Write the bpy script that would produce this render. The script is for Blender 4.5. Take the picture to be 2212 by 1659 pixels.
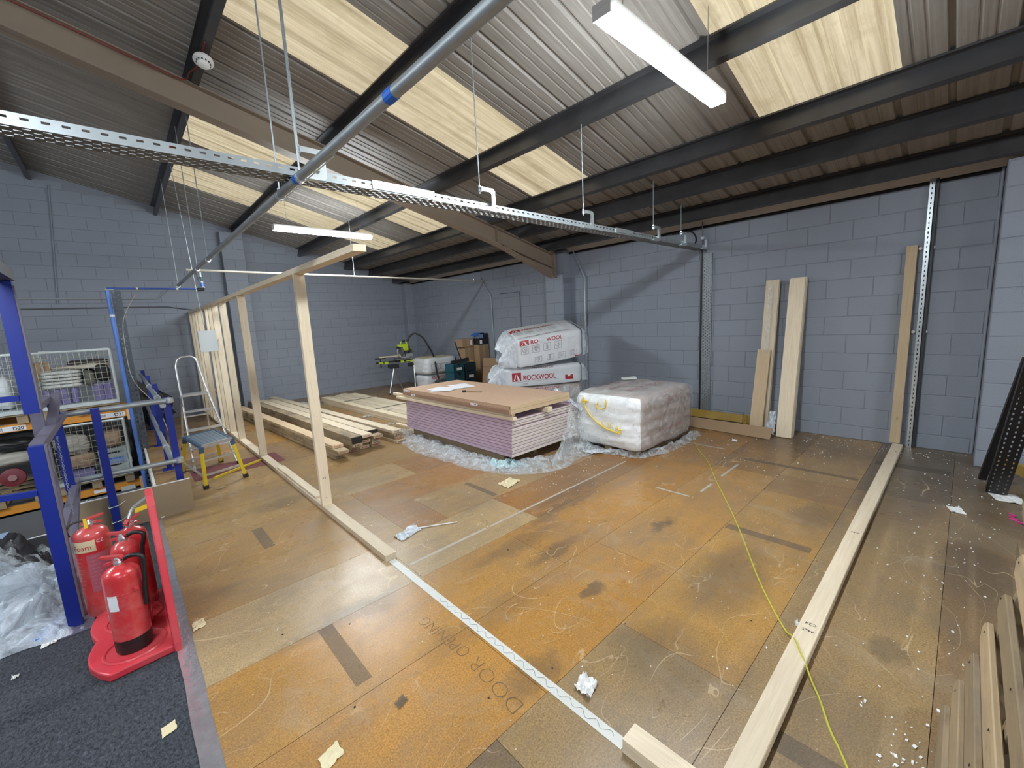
import bpy, math, random
from mathutils import Vector, Matrix, noise
C = bpy.context.scene.collection
for o in list(bpy.data.objects): bpy.data.objects.remove(o)
S = bpy.context.scene
V = Vector
PI = math.pi
# ------------------------------------------------------------------ camera
cam = bpy.data.cameras.new('camera'); co = bpy.data.objects.new('camera', cam); C.objects.link(co)
cam.sensor_width = 36.0; cam.sensor_fit = 'HORIZONTAL'; cam.lens = 909.44 / 2212 * 36
Rm = ((0.72888095, -0.13965919, 0.67024463), (-0.68266511, -0.07394206, 0.72698069), (-0.05197026, -0.987435, -0.14923542))
co.matrix_world = Matrix(((Rm[0][0], -Rm[0][1], -Rm[0][2], 0), (Rm[1][0], -Rm[1][1], -Rm[1][2], 0), (Rm[2][0], -Rm[2][1], -Rm[2][2], 1.68), (0, 0, 0, 1)))
cam.clip_start = 0.02; cam.clip_end = 200
S.camera = co
# ------------------------------------------------------------------ world, exposure
w = bpy.data.worlds.new('sky'); S.world = w; w.use_nodes = True
bg = w.node_tree.nodes['Background']; bg.inputs[0].default_value = (0.97, 0.95, 1.0, 1); bg.inputs[1].default_value = 0.72
S.view_settings.view_transform = 'Standard'; S.view_settings.look = 'None'
S.view_settings.exposure = 1.0; S.view_settings.gamma = 1.0; S.view_settings.use_curve_mapping = False
LAMP = 85.0
# ------------------------------------------------------------------ materials
def nodes(m):
    m.use_nodes = True; nt = m.node_tree; return nt, nt.nodes, nt.links, nt.nodes['Principled BSDF']
def N(nt, t, **k):
    n = nt.nodes.new(t)
    for a, b in k.items(): setattr(n, a, b)
    return n
def mixc(nt, fac, a, b, mode='MIX'):
    n = nt.nodes.new('ShaderNodeMix'); n.data_type = 'RGBA'; n.blend_type = mode
    for s, v in ((n.inputs[0], fac), (n.inputs[6], a), (n.inputs[7], b)):
        if isinstance(v, (int, float)): s.default_value = v
        elif isinstance(v, tuple): s.default_value = (*v[:3], 1)
        else: nt.links.new(v, s)
    return n.outputs[2]
def math_(nt, op, a, b=None, clamp=False):
    n = nt.nodes.new('ShaderNodeMath'); n.operation = op; n.use_clamp = clamp
    for i, v in enumerate((a, b)):
        if v is None: continue
        if isinstance(v, (int, float)): n.inputs[i].default_value = v
        else: nt.links.new(v, n.inputs[i])
    return n.outputs[0]
def ramp(nt, fac, stops):
    n = nt.nodes.new('ShaderNodeValToRGB'); e = n.color_ramp.elements
    while len(e) < len(stops): e.new(0.5)
    for i, (p, c) in enumerate(stops):
        e[i].position = p; e[i].color = (c, c, c, 1) if isinstance(c, (int, float)) else (*c, 1)
    nt.links.new(fac, n.inputs[0]); return n.outputs[0]
def noise_(nt, vec, scale, detail=3, rough=.5, dist=0):
    n = nt.nodes.new('ShaderNodeTexNoise'); n.inputs['Scale'].default_value = scale; n.inputs['Detail'].default_value = detail
    n.inputs['Roughness'].default_value = rough; n.inputs['Distortion'].default_value = dist
    if vec: nt.links.new(vec, n.inputs['Vector'])
    return n.outputs[0]
def mapv(nt, vec, scale):
    n = nt.nodes.new('ShaderNodeMapping'); n.inputs['Scale'].default_value = scale; nt.links.new(vec, n.inputs['Vector']); return n.outputs[0]
def bumpn(nt, h, strength, dist=.01):
    n = nt.nodes.new('ShaderNodeBump'); n.inputs['Strength'].default_value = strength; n.inputs['Distance'].default_value = dist
    nt.links.new(h, n.inputs['Height']); return n.outputs[0]
MATS = {}
def M(name, col, rough=.5, metal=0, var=.15, scale=6, bump=0, bscale=60, objcol=False, dust=0, coat=0):
    if name in MATS: return MATS[name]
    m = bpy.data.materials.new(name); nt, ns, lk, p = nodes(m); MATS[name] = m
    tc = N(nt, 'ShaderNodeTexCoord').outputs['Object']
    f = noise_(nt, tc, scale, 4, .6)
    c = mixc(nt, f, tuple(x * (1 - var) for x in col), tuple(min(1, x * (1 + var)) for x in col))
    if objcol:
        oi = N(nt, 'ShaderNodeObjectInfo'); c = mixc(nt, 1.0, c, oi.outputs['Color'], 'MULTIPLY')
    if dust:
        g = ramp(nt, noise_(nt, tc, 3.3, 5, .7), ((.4, 0), (.7, 1))); c = mixc(nt, math_(nt, 'MULTIPLY', g, dust), c, (.45, .42, .38))
    lk.new(c, p.inputs['Base Color']); p.inputs['Roughness'].default_value = rough; p.inputs['Metallic'].default_value = metal
    if coat: p.inputs['Coat Weight'].default_value = coat; p.inputs['Coat Roughness'].default_value = .15
    if bump: lk.new(bumpn(nt, noise_(nt, tc, bscale, 3, .6), bump, .004), p.inputs['Normal'])
    return m
def wood(name, col, dark, rough=.65, grain=1.0, knots=True, dirt=0):
    m = bpy.data.materials.new(name); nt, ns, lk, p = nodes(m); MATS[name] = m
    tc = N(nt, 'ShaderNodeTexCoord').outputs['Object']; oi = N(nt, 'ShaderNodeObjectInfo')
    add = N(nt, 'ShaderNodeVectorMath', operation='ADD'); lk.new(tc, add.inputs[0])
    comb = N(nt, 'ShaderNodeCombineXYZ'); r = math_(nt, 'MULTIPLY', oi.outputs['Random'], 37.0)
    for i in range(3): lk.new(r, comb.inputs[i])
    lk.new(comb.outputs[0], add.inputs[1]); v = add.outputs[0]
    g = noise_(nt, mapv(nt, v, (1.2, 22, 22)), 3.0, 5, .65, .6)
    g2 = noise_(nt, mapv(nt, v, (.8, 3, 3)), 1.5, 3, .5)
    c = mixc(nt, ramp(nt, g, ((.3, 0), (.75, 1))), col, tuple(a * .6 + b * .4 for a, b in zip(col, dark)))
    c = mixc(nt, math_(nt, 'MULTIPLY', g2, .5), c, tuple(x * .82 for x in col))
    br = math_(nt, 'ADD', math_(nt, 'MULTIPLY', oi.outputs['Random'], .3), .82)
    cc = N(nt, 'ShaderNodeCombineColor')
    for i in range(3): lk.new(br, cc.inputs[i])
    c = mixc(nt, 1.0, c, cc.outputs[0], 'MULTIPLY')
    if knots:
        vo = N(nt, 'ShaderNodeTexVoronoi'); vo.inputs['Scale'].default_value = 2.2; vo.inputs['Randomness'].default_value = 1
        lk.new(mapv(nt, v, (1.0, 2.6, 2.6)), vo.inputs['Vector'])
        k = ramp(nt, vo.outputs['Distance'], ((.025, 1), (.07, 0)))
        c = mixc(nt, math_(nt, 'MULTIPLY', k, .85), c, dark)
    if dirt:
        d = ramp(nt, noise_(nt, mapv(nt, v, (1.2, 2, 6)), 2.0, 5, .7), ((.45, 0), (.65, 1)))
        c = mixc(nt, math_(nt, 'MULTIPLY', d, dirt), c, (.13, .11, .085))
    lk.new(c, p.inputs['Base Color']); p.inputs['Roughness'].default_value = rough
    lk.new(bumpn(nt, g, .25 * grain, .003), p.inputs['Normal'])
    return m
def film(name, tint=(.85, .9, .95), alpha=.45, bscale=9):
    m = bpy.data.materials.new(name); nt, ns, lk, p = nodes(m); MATS[name] = m
    tc = N(nt, 'ShaderNodeTexCoord').outputs['Object']
    n1 = noise_(nt, tc, bscale, 6, .7, 1.5)
    p.inputs['Base Color'].default_value = (*tint, 1); p.inputs['Roughness'].default_value = .18
    a = math_(nt, 'ADD', math_(nt, 'MULTIPLY', ramp(nt, n1, ((.38, 0), (.62, 1))), .5), alpha - .25, True)
    lk.new(a, p.inputs['Alpha']); lk.new(bumpn(nt, n1, .9, .02), p.inputs['Normal'])
    return m
def emit(name, col, st):
    m = bpy.data.materials.new(name); nt, ns, lk, p = nodes(m)
    p.inputs['Base Color'].default_value = (*col, 1); p.inputs['Emission Color'].default_value = (*col, 1); p.inputs['Emission Strength'].default_value = st
    MATS[name] = m; return m
# painted blockwork
def blockmat():
    m = bpy.data.materials.new('painted_block'); nt, ns, lk, p = nodes(m)
    pos = N(nt, 'ShaderNodeNewGeometry').outputs['Position']; oi = N(nt, 'ShaderNodeObjectInfo')
    f = noise_(nt, pos, 1.3, 5, .6); c = mixc(nt, f, (.255, .286, .342), (.305, .338, .40))
    c = mixc(nt, math_(nt, 'MULTIPLY', oi.outputs['Random'], .25), c, (.275, .292, .34))
    g = ramp(nt, noise_(nt, pos, 7, 6, .75), ((.62, 0), (.78, 1))); c = mixc(nt, math_(nt, 'MULTIPLY', g, .25), c, (.21, .22, .24))
    lk.new(c, p.inputs['Base Color']); p.inputs['Roughness'].default_value = .62
    h = noise_(nt, pos, 45, 5, .7); h2 = noise_(nt, pos, 170, 3, .6)
    lk.new(bumpn(nt, math_(nt, 'ADD', h, math_(nt, 'MULTIPLY', h2, .6)), .55, .006), p.inputs['Normal'])
    MATS['block'] = m; return m
blockmat()
# chipboard floor: per-board tint from the object colour
STAINS = [(.75,2.35,.42,.10,.5),(3.9,.72,.30,.16,.55),(2.62,.9,.5,.22,.6),(1.25,1.28,.22,.09,.6),(2.0,2.22,.5,.09,.55),(2.1,1.95,.28,.07,.8),(2.53,.14,.10,.075,.65),
          (1.35,1.75,.45,.12,.35),(3.0,1.55,.14,.07,.9),(1.95,1.45,.10,.06,.9),(4.6,.3,.6,.3,.65),(5.6,-.05,.9,.5,.7),(5.9,1.3,.5,.7,.45),(3.7,-.15,.55,.16,.6),(1.75,.9,.3,.28,.55),(1.05,4.55,.5,.12,.4),(3.0,2.5,.5,.07,.6),(2.75,2.36,.6,.06,.7)]
def floormat():
    m = bpy.data.materials.new('chipboard_floor'); nt, ns, lk, p = nodes(m)
    pos = N(nt, 'ShaderNodeNewGeometry').outputs['Position']; oi = N(nt, 'ShaderNodeObjectInfo')
    base = oi.outputs['Color']
    fl = noise_(nt, pos, 120, 4, .75); fl2 = noise_(nt, pos, 45, 4, .7)
    c = mixc(nt, ramp(nt, fl, ((.36, 0), (.66, 1))), mixc(nt, 1.0, base, (.62, .58, .54), 'MULTIPLY'), mixc(nt, 1.0, base, (1.30, 1.30, 1.32), 'MULTIPLY'))
    c = mixc(nt, math_(nt, 'MULTIPLY', ramp(nt, fl2, ((.55, 0), (.72, 1))), .35), c, mixc(nt, 1.0, base, (.45, .42, .4), 'MULTIPLY'))
    # broad grime
    gr = ramp(nt, noise_(nt, pos, .9, 8, .68, .4), ((.44, 0), (.68, 1)))
    c = mixc(nt, math_(nt, 'MULTIPLY', gr, .55), c, (.19, .155, .12))
    gr2 = ramp(nt, noise_(nt, mapv(nt, pos, (.7, 3.0, 1)), 1.6, 8, .72, .3), ((.5, 0), (.72, 1)))
    c = mixc(nt, math_(nt, 'MULTIPLY', gr2, .45), c, (.13, .11, .095))
    pw = ramp(nt, noise_(nt, mapv(nt, pos, (1.6, .8, 1)), 2.1, 8, .75, .8), ((.54, 0), (.74, 1)))
    c = mixc(nt, math_(nt, 'MULTIPLY', pw, .35), c, (.42, .36, .28))
    # stains with their own shapes
    sx = N(nt, 'ShaderNodeSeparateXYZ')
    wob = N(nt, 'ShaderNodeTexNoise'); wob.inputs['Scale'].default_value = 5; wob.inputs['Detail'].default_value = 6; wob.inputs['Roughness'].default_value = .7
    lk.new(pos, wob.inputs['Vector'])
    vm = N(nt, 'ShaderNodeVectorMath', operation='MULTIPLY_ADD'); lk.new(wob.outputs['Color'], vm.inputs[0]); vm.inputs[1].default_value = (.35, .35, 0)
    sub = N(nt, 'ShaderNodeVectorMath', operation='SUBTRACT'); lk.new(pos, sub.inputs[0]); sub.inputs[1].default_value = (.175, .175, 0)
    lk.new(sub.outputs[0], vm.inputs[2]); lk.new(vm.outputs[0], sx.inputs[0])
    tot = None
    for (x, y, rx, ry, k) in STAINS:
        dx = math_(nt, 'DIVIDE', math_(nt, 'SUBTRACT', sx.outputs[0], x), rx); dy = math_(nt, 'DIVIDE', math_(nt, 'SUBTRACT', sx.outputs[1], y), ry)
        d = math_(nt, 'ADD', math_(nt, 'MULTIPLY', dx, dx), math_(nt, 'MULTIPLY', dy, dy))
        v = math_(nt, 'MULTIPLY', math_(nt, 'SUBTRACT', 1.25, d, True), k)
        tot = v if tot is None else math_(nt, 'MAXIMUM', tot, v)
    c = mixc(nt, math_(nt, 'MULTIPLY', tot, .75), c, (.10, .08, .06))
    # scratches: thin contour lines of warped noise, broken by a mask
    for sc, wd, seed, st in ((.55, .0009, 0.0, .6), (1.1, .0016, 7.3, .5), (2.2, .003, 3.1, .4)):
        a = N(nt, 'ShaderNodeVectorMath', operation='ADD'); lk.new(pos, a.inputs[0]); a.inputs[1].default_value = (seed, seed * 1.7, seed)
        n = noise_(nt, mapv(nt, a.outputs[0], (1, 2.2, 1)), sc, 2, .35, .6)
        l = math_(nt, 'LESS_THAN', math_(nt, 'ABSOLUTE', math_(nt, 'SUBTRACT', n, .5)), wd)
        mk = ramp(nt, noise_(nt, a.outputs[0], 2.3, 2, .5), ((.5, 0), (.56, 1)))
        c = mixc(nt, math_(nt, 'MULTIPLY', math_(nt, 'MULTIPLY', l, mk), st), c, (.62, .48, .30))
    # white specks of plaster dust
    vo = N(nt, 'ShaderNodeTexVoronoi'); vo.inputs['Scale'].default_value = 9; lk.new(pos, vo.inputs['Vector'])
    sp = math_(nt, 'LESS_THAN', vo.outputs['Distance'], .035)
    c = mixc(nt, math_(nt, 'MULTIPLY', sp, .6), c, (.7, .66, .58))
    lk.new(c, p.inputs['Base Color'])
    r = math_(nt, 'ADD', math_(nt, 'MULTIPLY', noise_(nt, pos, 3, 6, .7), .25), .15)
    r = math_(nt, 'ADD', r, math_(nt, 'MULTIPLY', gr, .14)); lk.new(r, p.inputs['Roughness'])
    p.inputs['Specular IOR Level'].default_value = .5
    lk.new(bumpn(nt, math_(nt, 'ADD', fl, math_(nt, 'MULTIPLY', noise_(nt, pos, 4, 3), 3.0)), .10, .004), p.inputs['Normal'])
    MATS['floor'] = m
floormat()
def sheetmat():
    m = bpy.data.materials.new('roof_lining'); nt, ns, lk, p = nodes(m)
    pos = N(nt, 'ShaderNodeNewGeometry').outputs['Position']
    s = noise_(nt, mapv(nt, pos, (.35, 14, 1)), 2.0, 6, .7); g = noise_(nt, pos, 1.2, 6, .7)
    c = mixc(nt, ramp(nt, s, ((.35, 0), (.7, 1))), (.235, .218, .198), (.365, .342, .312))
    c = mixc(nt, math_(nt, 'MULTIPLY', ramp(nt, g, ((.45, 0), (.7, 1))), .4), c, (.20, .17, .145))
    lk.new(c, p.inputs['Base Color']); p.inputs['Roughness'].default_value = .55
    lk.new(bumpn(nt, s, .15, .003), p.inputs['Normal']); MATS['sheet'] = m
    m = bpy.data.materials.new('rooflight_sheet'); nt, ns, lk, p = nodes(m)
    pos = N(nt, 'ShaderNodeNewGeometry').outputs['Position']
    s = noise_(nt, mapv(nt, pos, (.4, 11, 1)), 1.6, 7, .72, .4); g = noise_(nt, pos, 2.2, 7, .75)
    c = mixc(nt, ramp(nt, s, ((.3, 0), (.7, 1))), (.52, .43, .26), (.97, .88, .60))
    c = mixc(nt, math_(nt, 'MULTIPLY', ramp(nt, g, ((.5, 0), (.72, 1))), .5), c, (.42, .33, .17))
    tr = N(nt, 'ShaderNodeBsdfTranslucent'); lk.new(c, tr.inputs[0])
    lk.new(mixc(nt, .5, c, (.3, .27, .18)), p.inputs['Base Color']); p.inputs['Roughness'].default_value = .35
    mx = N(nt, 'ShaderNodeMixShader'); mx.inputs[0].default_value = .6
    lk.new(p.outputs[0], mx.inputs[1]); lk.new(tr.outputs[0], mx.inputs[2])
    lk.new(mx.outputs[0], nt.nodes['Material Output'].inputs[0]); MATS['rooflight'] = m
sheetmat()
def carpetmat():
    m = bpy.data.materials.new('charcoal_carpet'); nt, ns, lk, p = nodes(m)
    pos = N(nt, 'ShaderNodeNewGeometry').outputs['Position']
    n1 = noise_(nt, mapv(nt, pos, (1, .6, 1)), 85, 5, .85, .5); n2 = noise_(nt, pos, 5, 6, .8)
    c = mixc(nt, ramp(nt, n1, ((.38, 0), (.68, 1))), (.016, .019, .026), (.13, .148, .185))
    c = mixc(nt, math_(nt, 'MULTIPLY', ramp(nt, n2, ((.52, 0), (.7, 1))), .3), c, (.11, .12, .13))
    lk.new(c, p.inputs['Base Color']); p.inputs['Roughness'].default_value = .95
    lk.new(bumpn(nt, n1, 1.0, .012), p.inputs['Normal']); MATS['carpet'] = m
carpetmat()
PINE = wood('pine', (.72, .56, .36), (.30, .15, .06)); PINEL = wood('pale_pine', (.86, .75, .56), (.36, .2, .1))
PINED = wood('weathered_pine', (.56, .44, .28), (.2, .11, .05), dirt=.75); PALW = wood('pallet_wood', (.33, .245, .145), (.10, .065, .04), grain=3, dirt=.5)
PALP = wood('light_pallet_wood', (.43, .32, .19), (.15, .09, .05), grain=3, dirt=.35)
GALV = M('galvanised_steel', (.36, .40, .42), .45, .6, .25, 9, .1, 40); GALVL = M('bright_zinc', (.72, .78, .80), .3, .8, .12, 9)
CABLETRAY = M('tray_steel', (.20, .20, .19), .6, .4, .3, 12); DARKST = M('purlin_paint', (.075, .075, .08), .38, .4, .5, 3, .15, 30)
TAN = M('rafter_paint', (.30, .235, .175), .5, 0, .12, 3, .1, 30); BLUE = M('blue_paint', (.008, .024, .25), .38, 0, .12, 4, .05, 30)
LILAC = M('grey_face_paint', (.16, .15, .21), .4, .2, .2, 6); LBLUE = M('light_blue_pipe', (.10, .22, .62), .35, 0, .15, 6)
ORANGE = M('orange_beam_paint', (.72, .30, .045), .42, 0, .15, 5); BLACK = M('black_plastic', (.015, .015, .016), .45, 0, .2, 8)
RED = M('red_paint', (.58, .035, .042), .27, 0, .15, 5, dust=.35, coat=.3); REDP = M('red_plastic', (.62, .04, .06), .38, 0, .12, 5, dust=.12)
WHITE = M('white_plastic', (.78, .79, .78), .4, 0, .06, 6); PAPER = M('paper', (.82, .83, .86), .7, 0, .05, 6); CREAM = M('cream_label', (.70, .62, .40), .5)
PRINTR = M('red_print', (.42, .02, .03), .45, 0, .1, 20); PRINTG = M('grey_print', (.16, .10, .11), .5, 0, .1, 20); INK = M('black_ink', (.02, .018, .02), .6)
PACKW = M('pack_film', (.74, .77, .80), .28, 0, .10, 7, .35, 9); PACKG = M('shaded_print_film', (.43, .375, .36), .3, 0, .25, 5, .5, 11)  # second film is pinkish grey from its print
YELL = M('yellow_paint', (.80, .62, .04), .4, 0, .12, 6); LIME = M('lime_green_plastic', (.55, .72, .03), .4, 0, .1, 6); ALU = M('aluminium', (.66, .68, .70), .3, .8, .15, 10)
TEAL = M('teal_plastic', (.012, .085, .12), .4, 0, .2, 5); TEALD = M('dark_teal_plastic', (.006, .03, .045), .45, 0, .2, 5)
CARD = M('cardboard', (.36, .24, .14), .75, 0, .12, 4, .1, 30); CARDD = M('brown_board', (.30, .225, .14), .7, 0, .15, 4, .1, 40)
CHIPD = M('door_chipboard', (.56, .38, .26), .6, 0, .18, 30, .2, 120); CHIPE = M('door_edge', (.36, .22, .15), .65, 0, .3, 60, .2, 120)
PINK = M('pink_paper', (.58, .44, .56), .7, 0, .10, 14, .2, 60); GYP = M('gypsum_edge', (.66, .60, .55), .85, 0, .1, 20)
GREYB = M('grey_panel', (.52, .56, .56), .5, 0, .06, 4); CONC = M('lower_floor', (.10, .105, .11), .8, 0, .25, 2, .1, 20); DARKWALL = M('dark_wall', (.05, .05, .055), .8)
TAPEW = M('white_tape', (.60, .61, .58), .45, 0, .12, 8, .2, 30); SILVER = M('silver_tape', (.62, .62, .67), .22, .75, .35, 14, 1.0, 22); MAROON = M('maroon_patch', (.16, .045, .05), .5, 0, .25, 8)
YELPAINT = M('spray_yellow', (.80, .58, .05), .6); PURPLE = M('purple_film_roll', (.20, .18, .36), .35, 0, .3, 5); SACK = M('brown_paper_sack', (.42, .29, .19), .7, 0, .2, 9, .6, 16)
RUBBLE = M('pale_sack', (.50, .47, .42), .7, 0, .25, 9, .6, 16); BLUEF = M('blue_foam', (.05, .22, .72), .55); MUST = M('mustard_paint', (.42, .27, .035), .5, 0, .3, 4, dust=.3)
SLABW = M('white_slab', (.66, .68, .66), .6, 0, .12, 9, .3, 20); MARK = M('worn_white_line', (.40, .37, .31), .6, 0, .35, 14); SMEAR = film('tape_residue', (.17, .145, .115), .45, 3); SMEAR.node_tree.nodes['Principled BSDF'].inputs['Roughness'].default_value = .6; [SMEAR.node_tree.links.remove(l) for l in list(SMEAR.node_tree.links) if l.to_socket.name in ('Normal', 'Alpha')]; SMEAR.node_tree.nodes['Principled BSDF'].inputs['Alpha'].default_value = .42
DBLUE = M('blue_batten_paint', (.03, .10, .22), .5); GREEN_STRAP = M('green_strap', (.05, .3, .12), .5); PINKS = M('pink_strap', (.75, .05, .30), .5)
FILM = film('clear_film', (.74, .80, .84), .36); FILMD = film('heavy_film', (.70, .76, .82), .8, 5); FILMB = film('black_film', (.03, .03, .035), .9, 6)
# ------------------------------------------------------------------ mesh builder
class MB:
    def __init__(s): s.v = []; s.f = []; s.mi = []; s.cur = 0
    def mat(s, i): s.cur = i; return s
    def add(s, vs, fs):
        b = len(s.v); s.v += [V(p) for p in vs]; s.f += [tuple(b + i for i in f) for f in fs]; s.mi += [s.cur] * len(fs); return s
    def box(s, a, b):
        (x0, y0, z0), (x1, y1, z1) = a, b
        return s.add([(x0,y0,z0),(x1,y0,z0),(x1,y1,z0),(x0,y1,z0),(x0,y0,z1),(x1,y0,z1),(x1,y1,z1),(x0,y1,z1)],
                     [(0,3,2,1),(4,5,6,7),(0,1,5,4),(1,2,6,5),(2,3,7,6),(3,0,4,7)])
    def obox(s, c, ax, ay, az):   # centre, half-axis vectors
        c, ax, ay, az = V(c), V(ax), V(ay), V(az); vs = []
        for k in (-1, 1):
            for (i, j) in ((-1,-1),(1,-1),(1,1),(-1,1)): vs.append(c + ax*i + ay*j + az*k)
        return s.add(vs, [(0,3,2,1),(4,5,6,7),(0,1,5,4),(1,2,6,5),(2,3,7,6),(3,0,4,7)])
    def bar(s, p0, p1, w, h, up=(0,0,1)):
        p0, p1 = V(p0), V(p1); d = (p1 - p0); L = d.length; d.normalize(); up = V(up)
        sd = d.cross(up)
        if sd.length < 1e-4: sd = d.cross(V((1,0,0)))
        sd.normalize(); u = sd.cross(d)
        return s.obox((p0+p1)/2, d*L/2, sd*w/2, u*h/2)
    def tube(s, pts, r, n=10, cap=True):
        pts = [V(p) for p in pts]; m = len(pts); rs = r if isinstance(r, (list, tuple)) else [r]*m; vs = []
        t0 = (pts[1]-pts[0]).normalized(); ref = V((0,0,1)) if abs(t0.z) < .9 else V((1,0,0)); nrm = t0.cross(ref).normalized()
        for i, p in enumerate(pts):
            t = (pts[min(i+1,m-1)] - pts[max(i-1,0)]).normalized(); nrm = (nrm - t*nrm.dot(t)).normalized(); b = t.cross(nrm)
            for k in range(n): a = 2*PI*k/n; vs.append(p + (nrm*math.cos(a)+b*math.sin(a))*rs[i])
        fs = [(i*n+k, i*n+(k+1)%n, (i+1)*n+(k+1)%n, (i+1)*n+k) for i in range(m-1) for k in range(n)]
        if cap: fs += [tuple(range(n))[::-1], tuple((m-1)*n+k for k in range(n))]
        return s.add(vs, fs)
    def lathe(s, c, prof, n=24, axis=None):
        c = V(c); q = V((0,0,1)).rotation_difference(V(axis)) if axis else None; vs = []
        for (r, z) in prof:
            for k in range(n):
                a = 2*PI*k/n; p = V((r*math.cos(a), r*math.sin(a), z)); vs.append(c + (q @ p if q else p))
        m = len(prof); fs = [(i*n+k, i*n+(k+1)%n, (i+1)*n+(k+1)%n, (i+1)*n+k) for i in range(m-1) for k in range(n)]
        fs += [tuple(range(n))[::-1], tuple((m-1)*n+k for k in range(n))]
        return s.add(vs, fs)
    def prism(s, poly, o, e1, e2, ex):   # 2-D outline in (e1,e2) at o, pushed along ex
        o, e1, e2, ex = V(o), V(e1), V(e2), V(ex); n = len(poly)
        vs = [o+e1*a+e2*b for a, b in poly] + [o+e1*a+e2*b+ex for a, b in poly]
        return s.add(vs, [tuple(range(n))[::-1], tuple(range(n, 2*n))] + [(i, (i+1)%n, n+(i+1)%n, n+i) for i in range(n)])
    def grid(s, fn, nu, nv):
        vs = [fn(i/nu, j/nv) for j in range(nv+1) for i in range(nu+1)]
        return s.add(vs, [(j*(nu+1)+i, j*(nu+1)+i+1, (j+1)*(nu+1)+i+1, (j+1)*(nu+1)+i) for j in range(nv) for i in range(nu)])
    def perf(s, o, e1, e2, L, Wd, pitch, rows, sw, sh):
        """flat strip from o along e1 (length L) and e2 (width Wd), real slots of sw x sh every pitch, one line per entry of rows (centre, phase)"""
        o, e1, e2 = V(o), V(e1).normalized(), V(e2).normalized()
        edges = [0.0]
        for cen, ph in rows: edges += [cen-sh/2, cen+sh/2]
        edges.append(Wd)
        for k in range(len(edges)-1):
            a, b = edges[k], edges[k+1]
            if k % 2 == 0: s.add([o+e2*a, o+e1*L+e2*a, o+e1*L+e2*b, o+e2*b], [(0,1,2,3)])
            else:
                ph = rows[k//2][1]*pitch; x = 0.0; cuts = []; c0 = pitch*.5+ph
                while c0+sw/2 < L: cuts.append((c0-sw/2, c0+sw/2)); c0 += pitch
                for (c1, c2) in cuts:
                    s.add([o+e1*x+e2*a, o+e1*c1+e2*a, o+e1*c1+e2*b, o+e1*x+e2*b], [(0,1,2,3)]); x = c2
                s.add([o+e1*x+e2*a, o+e1*L+e2*a, o+e1*L+e2*b, o+e1*x+e2*b], [(0,1,2,3)])
        return s
    def build(s, name, mats, parent=None, smooth=False, origin=None, solid=0, bevel=0):
        if not isinstance(mats, (list, tuple)): mats = [mats]
        if parent is not None: org = V(parent['_o'])
        elif origin is not None: org = V(origin)
        else:
            xs = [p.x for p in s.v]; ys = [p.y for p in s.v]; zs = [p.z for p in s.v]
            org = V(((min(xs)+max(xs))/2, (min(ys)+max(ys))/2, min(zs)))
        me = bpy.data.meshes.new(name); me.from_pydata([tuple(p-org) for p in s.v], [], s.f)
        for m in mats: me.materials.append(m)
        if len(mats) > 1: me.polygons.foreach_set('material_index', s.mi)
        if smooth: me.polygons.foreach_set('use_smooth', [True]*len(me.polygons))
        me.update(); ob = bpy.data.objects.new(name, me); C.objects.link(ob)
        if parent is not None: ob.parent = parent
        else: ob.location = org
        ob['_o'] = tuple(org)
        if solid: md = ob.modifiers.new('t', 'SOLIDIFY'); md.thickness = solid
        if bevel: md = ob.modifiers.new('b', 'BEVEL'); md.width = bevel; md.segments = 2; md.limit_method = 'ANGLE'
        if smooth and not solid: 
            try: me.set_sharp_from_angle(angle=math.radians(40))
            except Exception: pass
        return ob
def tag(o, label=None, cat=None, group=None, kind=None):
    for k, v in (('label', label), ('category', cat), ('group', group), ('kind', kind)):
        if v: o[k] = v
    return o
def thing(name, loc, label, cat, group=None):
    o = bpy.data.objects.new(name, None); C.objects.link(o); o.location = loc; o['_o'] = tuple(loc); o.empty_display_size = .1
    return tag(o, label, cat, group)
def boxo(name, a, b, mats, parent=None, bevel=0): return MB().box(a, b).build(name, mats, parent, bevel=bevel)
def timber(name, p0, p1, wd, h, m, parent=None, up=(0,0,1), bevel=0):
    """bar as its own object whose local X runs along it (so the grain follows)"""
    p0, p1 = V(p0), V(p1); d = p1-p0; L = d.length; d.normalize(); sd = V(up).cross(d).normalized(); u = d.cross(sd)
    mb = MB().box((-L/2, -wd/2, -h/2), (L/2, wd/2, h/2)); me = bpy.data.meshes.new(name)
    me.from_pydata([tuple(p) for p in mb.v], [], mb.f); me.materials.append(m)
    ob = bpy.data.objects.new(name, me); C.objects.link(ob); c = (p0+p1)/2; ob['_o'] = tuple(c)
    if parent is not None: ob.parent = parent; c = c - V(parent['_o'])
    ob.matrix_local = Matrix(((d.x, sd.x, u.x, c.x), (d.y, sd.y, u.y, c.y), (d.z, sd.z, u.z, c.z), (0,0,0,1)))
    if bevel: md = ob.modifiers.new('b', 'BEVEL'); md.width = bevel; md.segments = 1
    return ob
def sharemesh(name, me, loc, parent):
    ob = bpy.data.objects.new(name, me); C.objects.link(ob); ob.parent = parent; ob.location = V(loc)-V(parent['_o']); return ob
_txt = {}
def textmesh(s, bold=0.0):
    key = (s, bold)
    if key in _txt: return _txt[key]
    cu = bpy.data.curves.new('t', 'FONT'); cu.body = s; cu.size = 1; cu.offset = bold; cu.resolution_u = 3
    ob = bpy.data.objects.new('t', cu); C.objects.link(ob); bpy.context.view_layer.update()
    me = bpy.data.meshes.new_from_object(ob.evaluated_get(bpy.context.evaluated_depsgraph_get()))
    r = ([tuple(v.co) for v in me.vertices], [tuple(p.vertices) for p in me.polygons])
    bpy.data.objects.remove(ob); bpy.data.curves.remove(cu); bpy.data.meshes.remove(me); _txt[key] = r; return r
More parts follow.
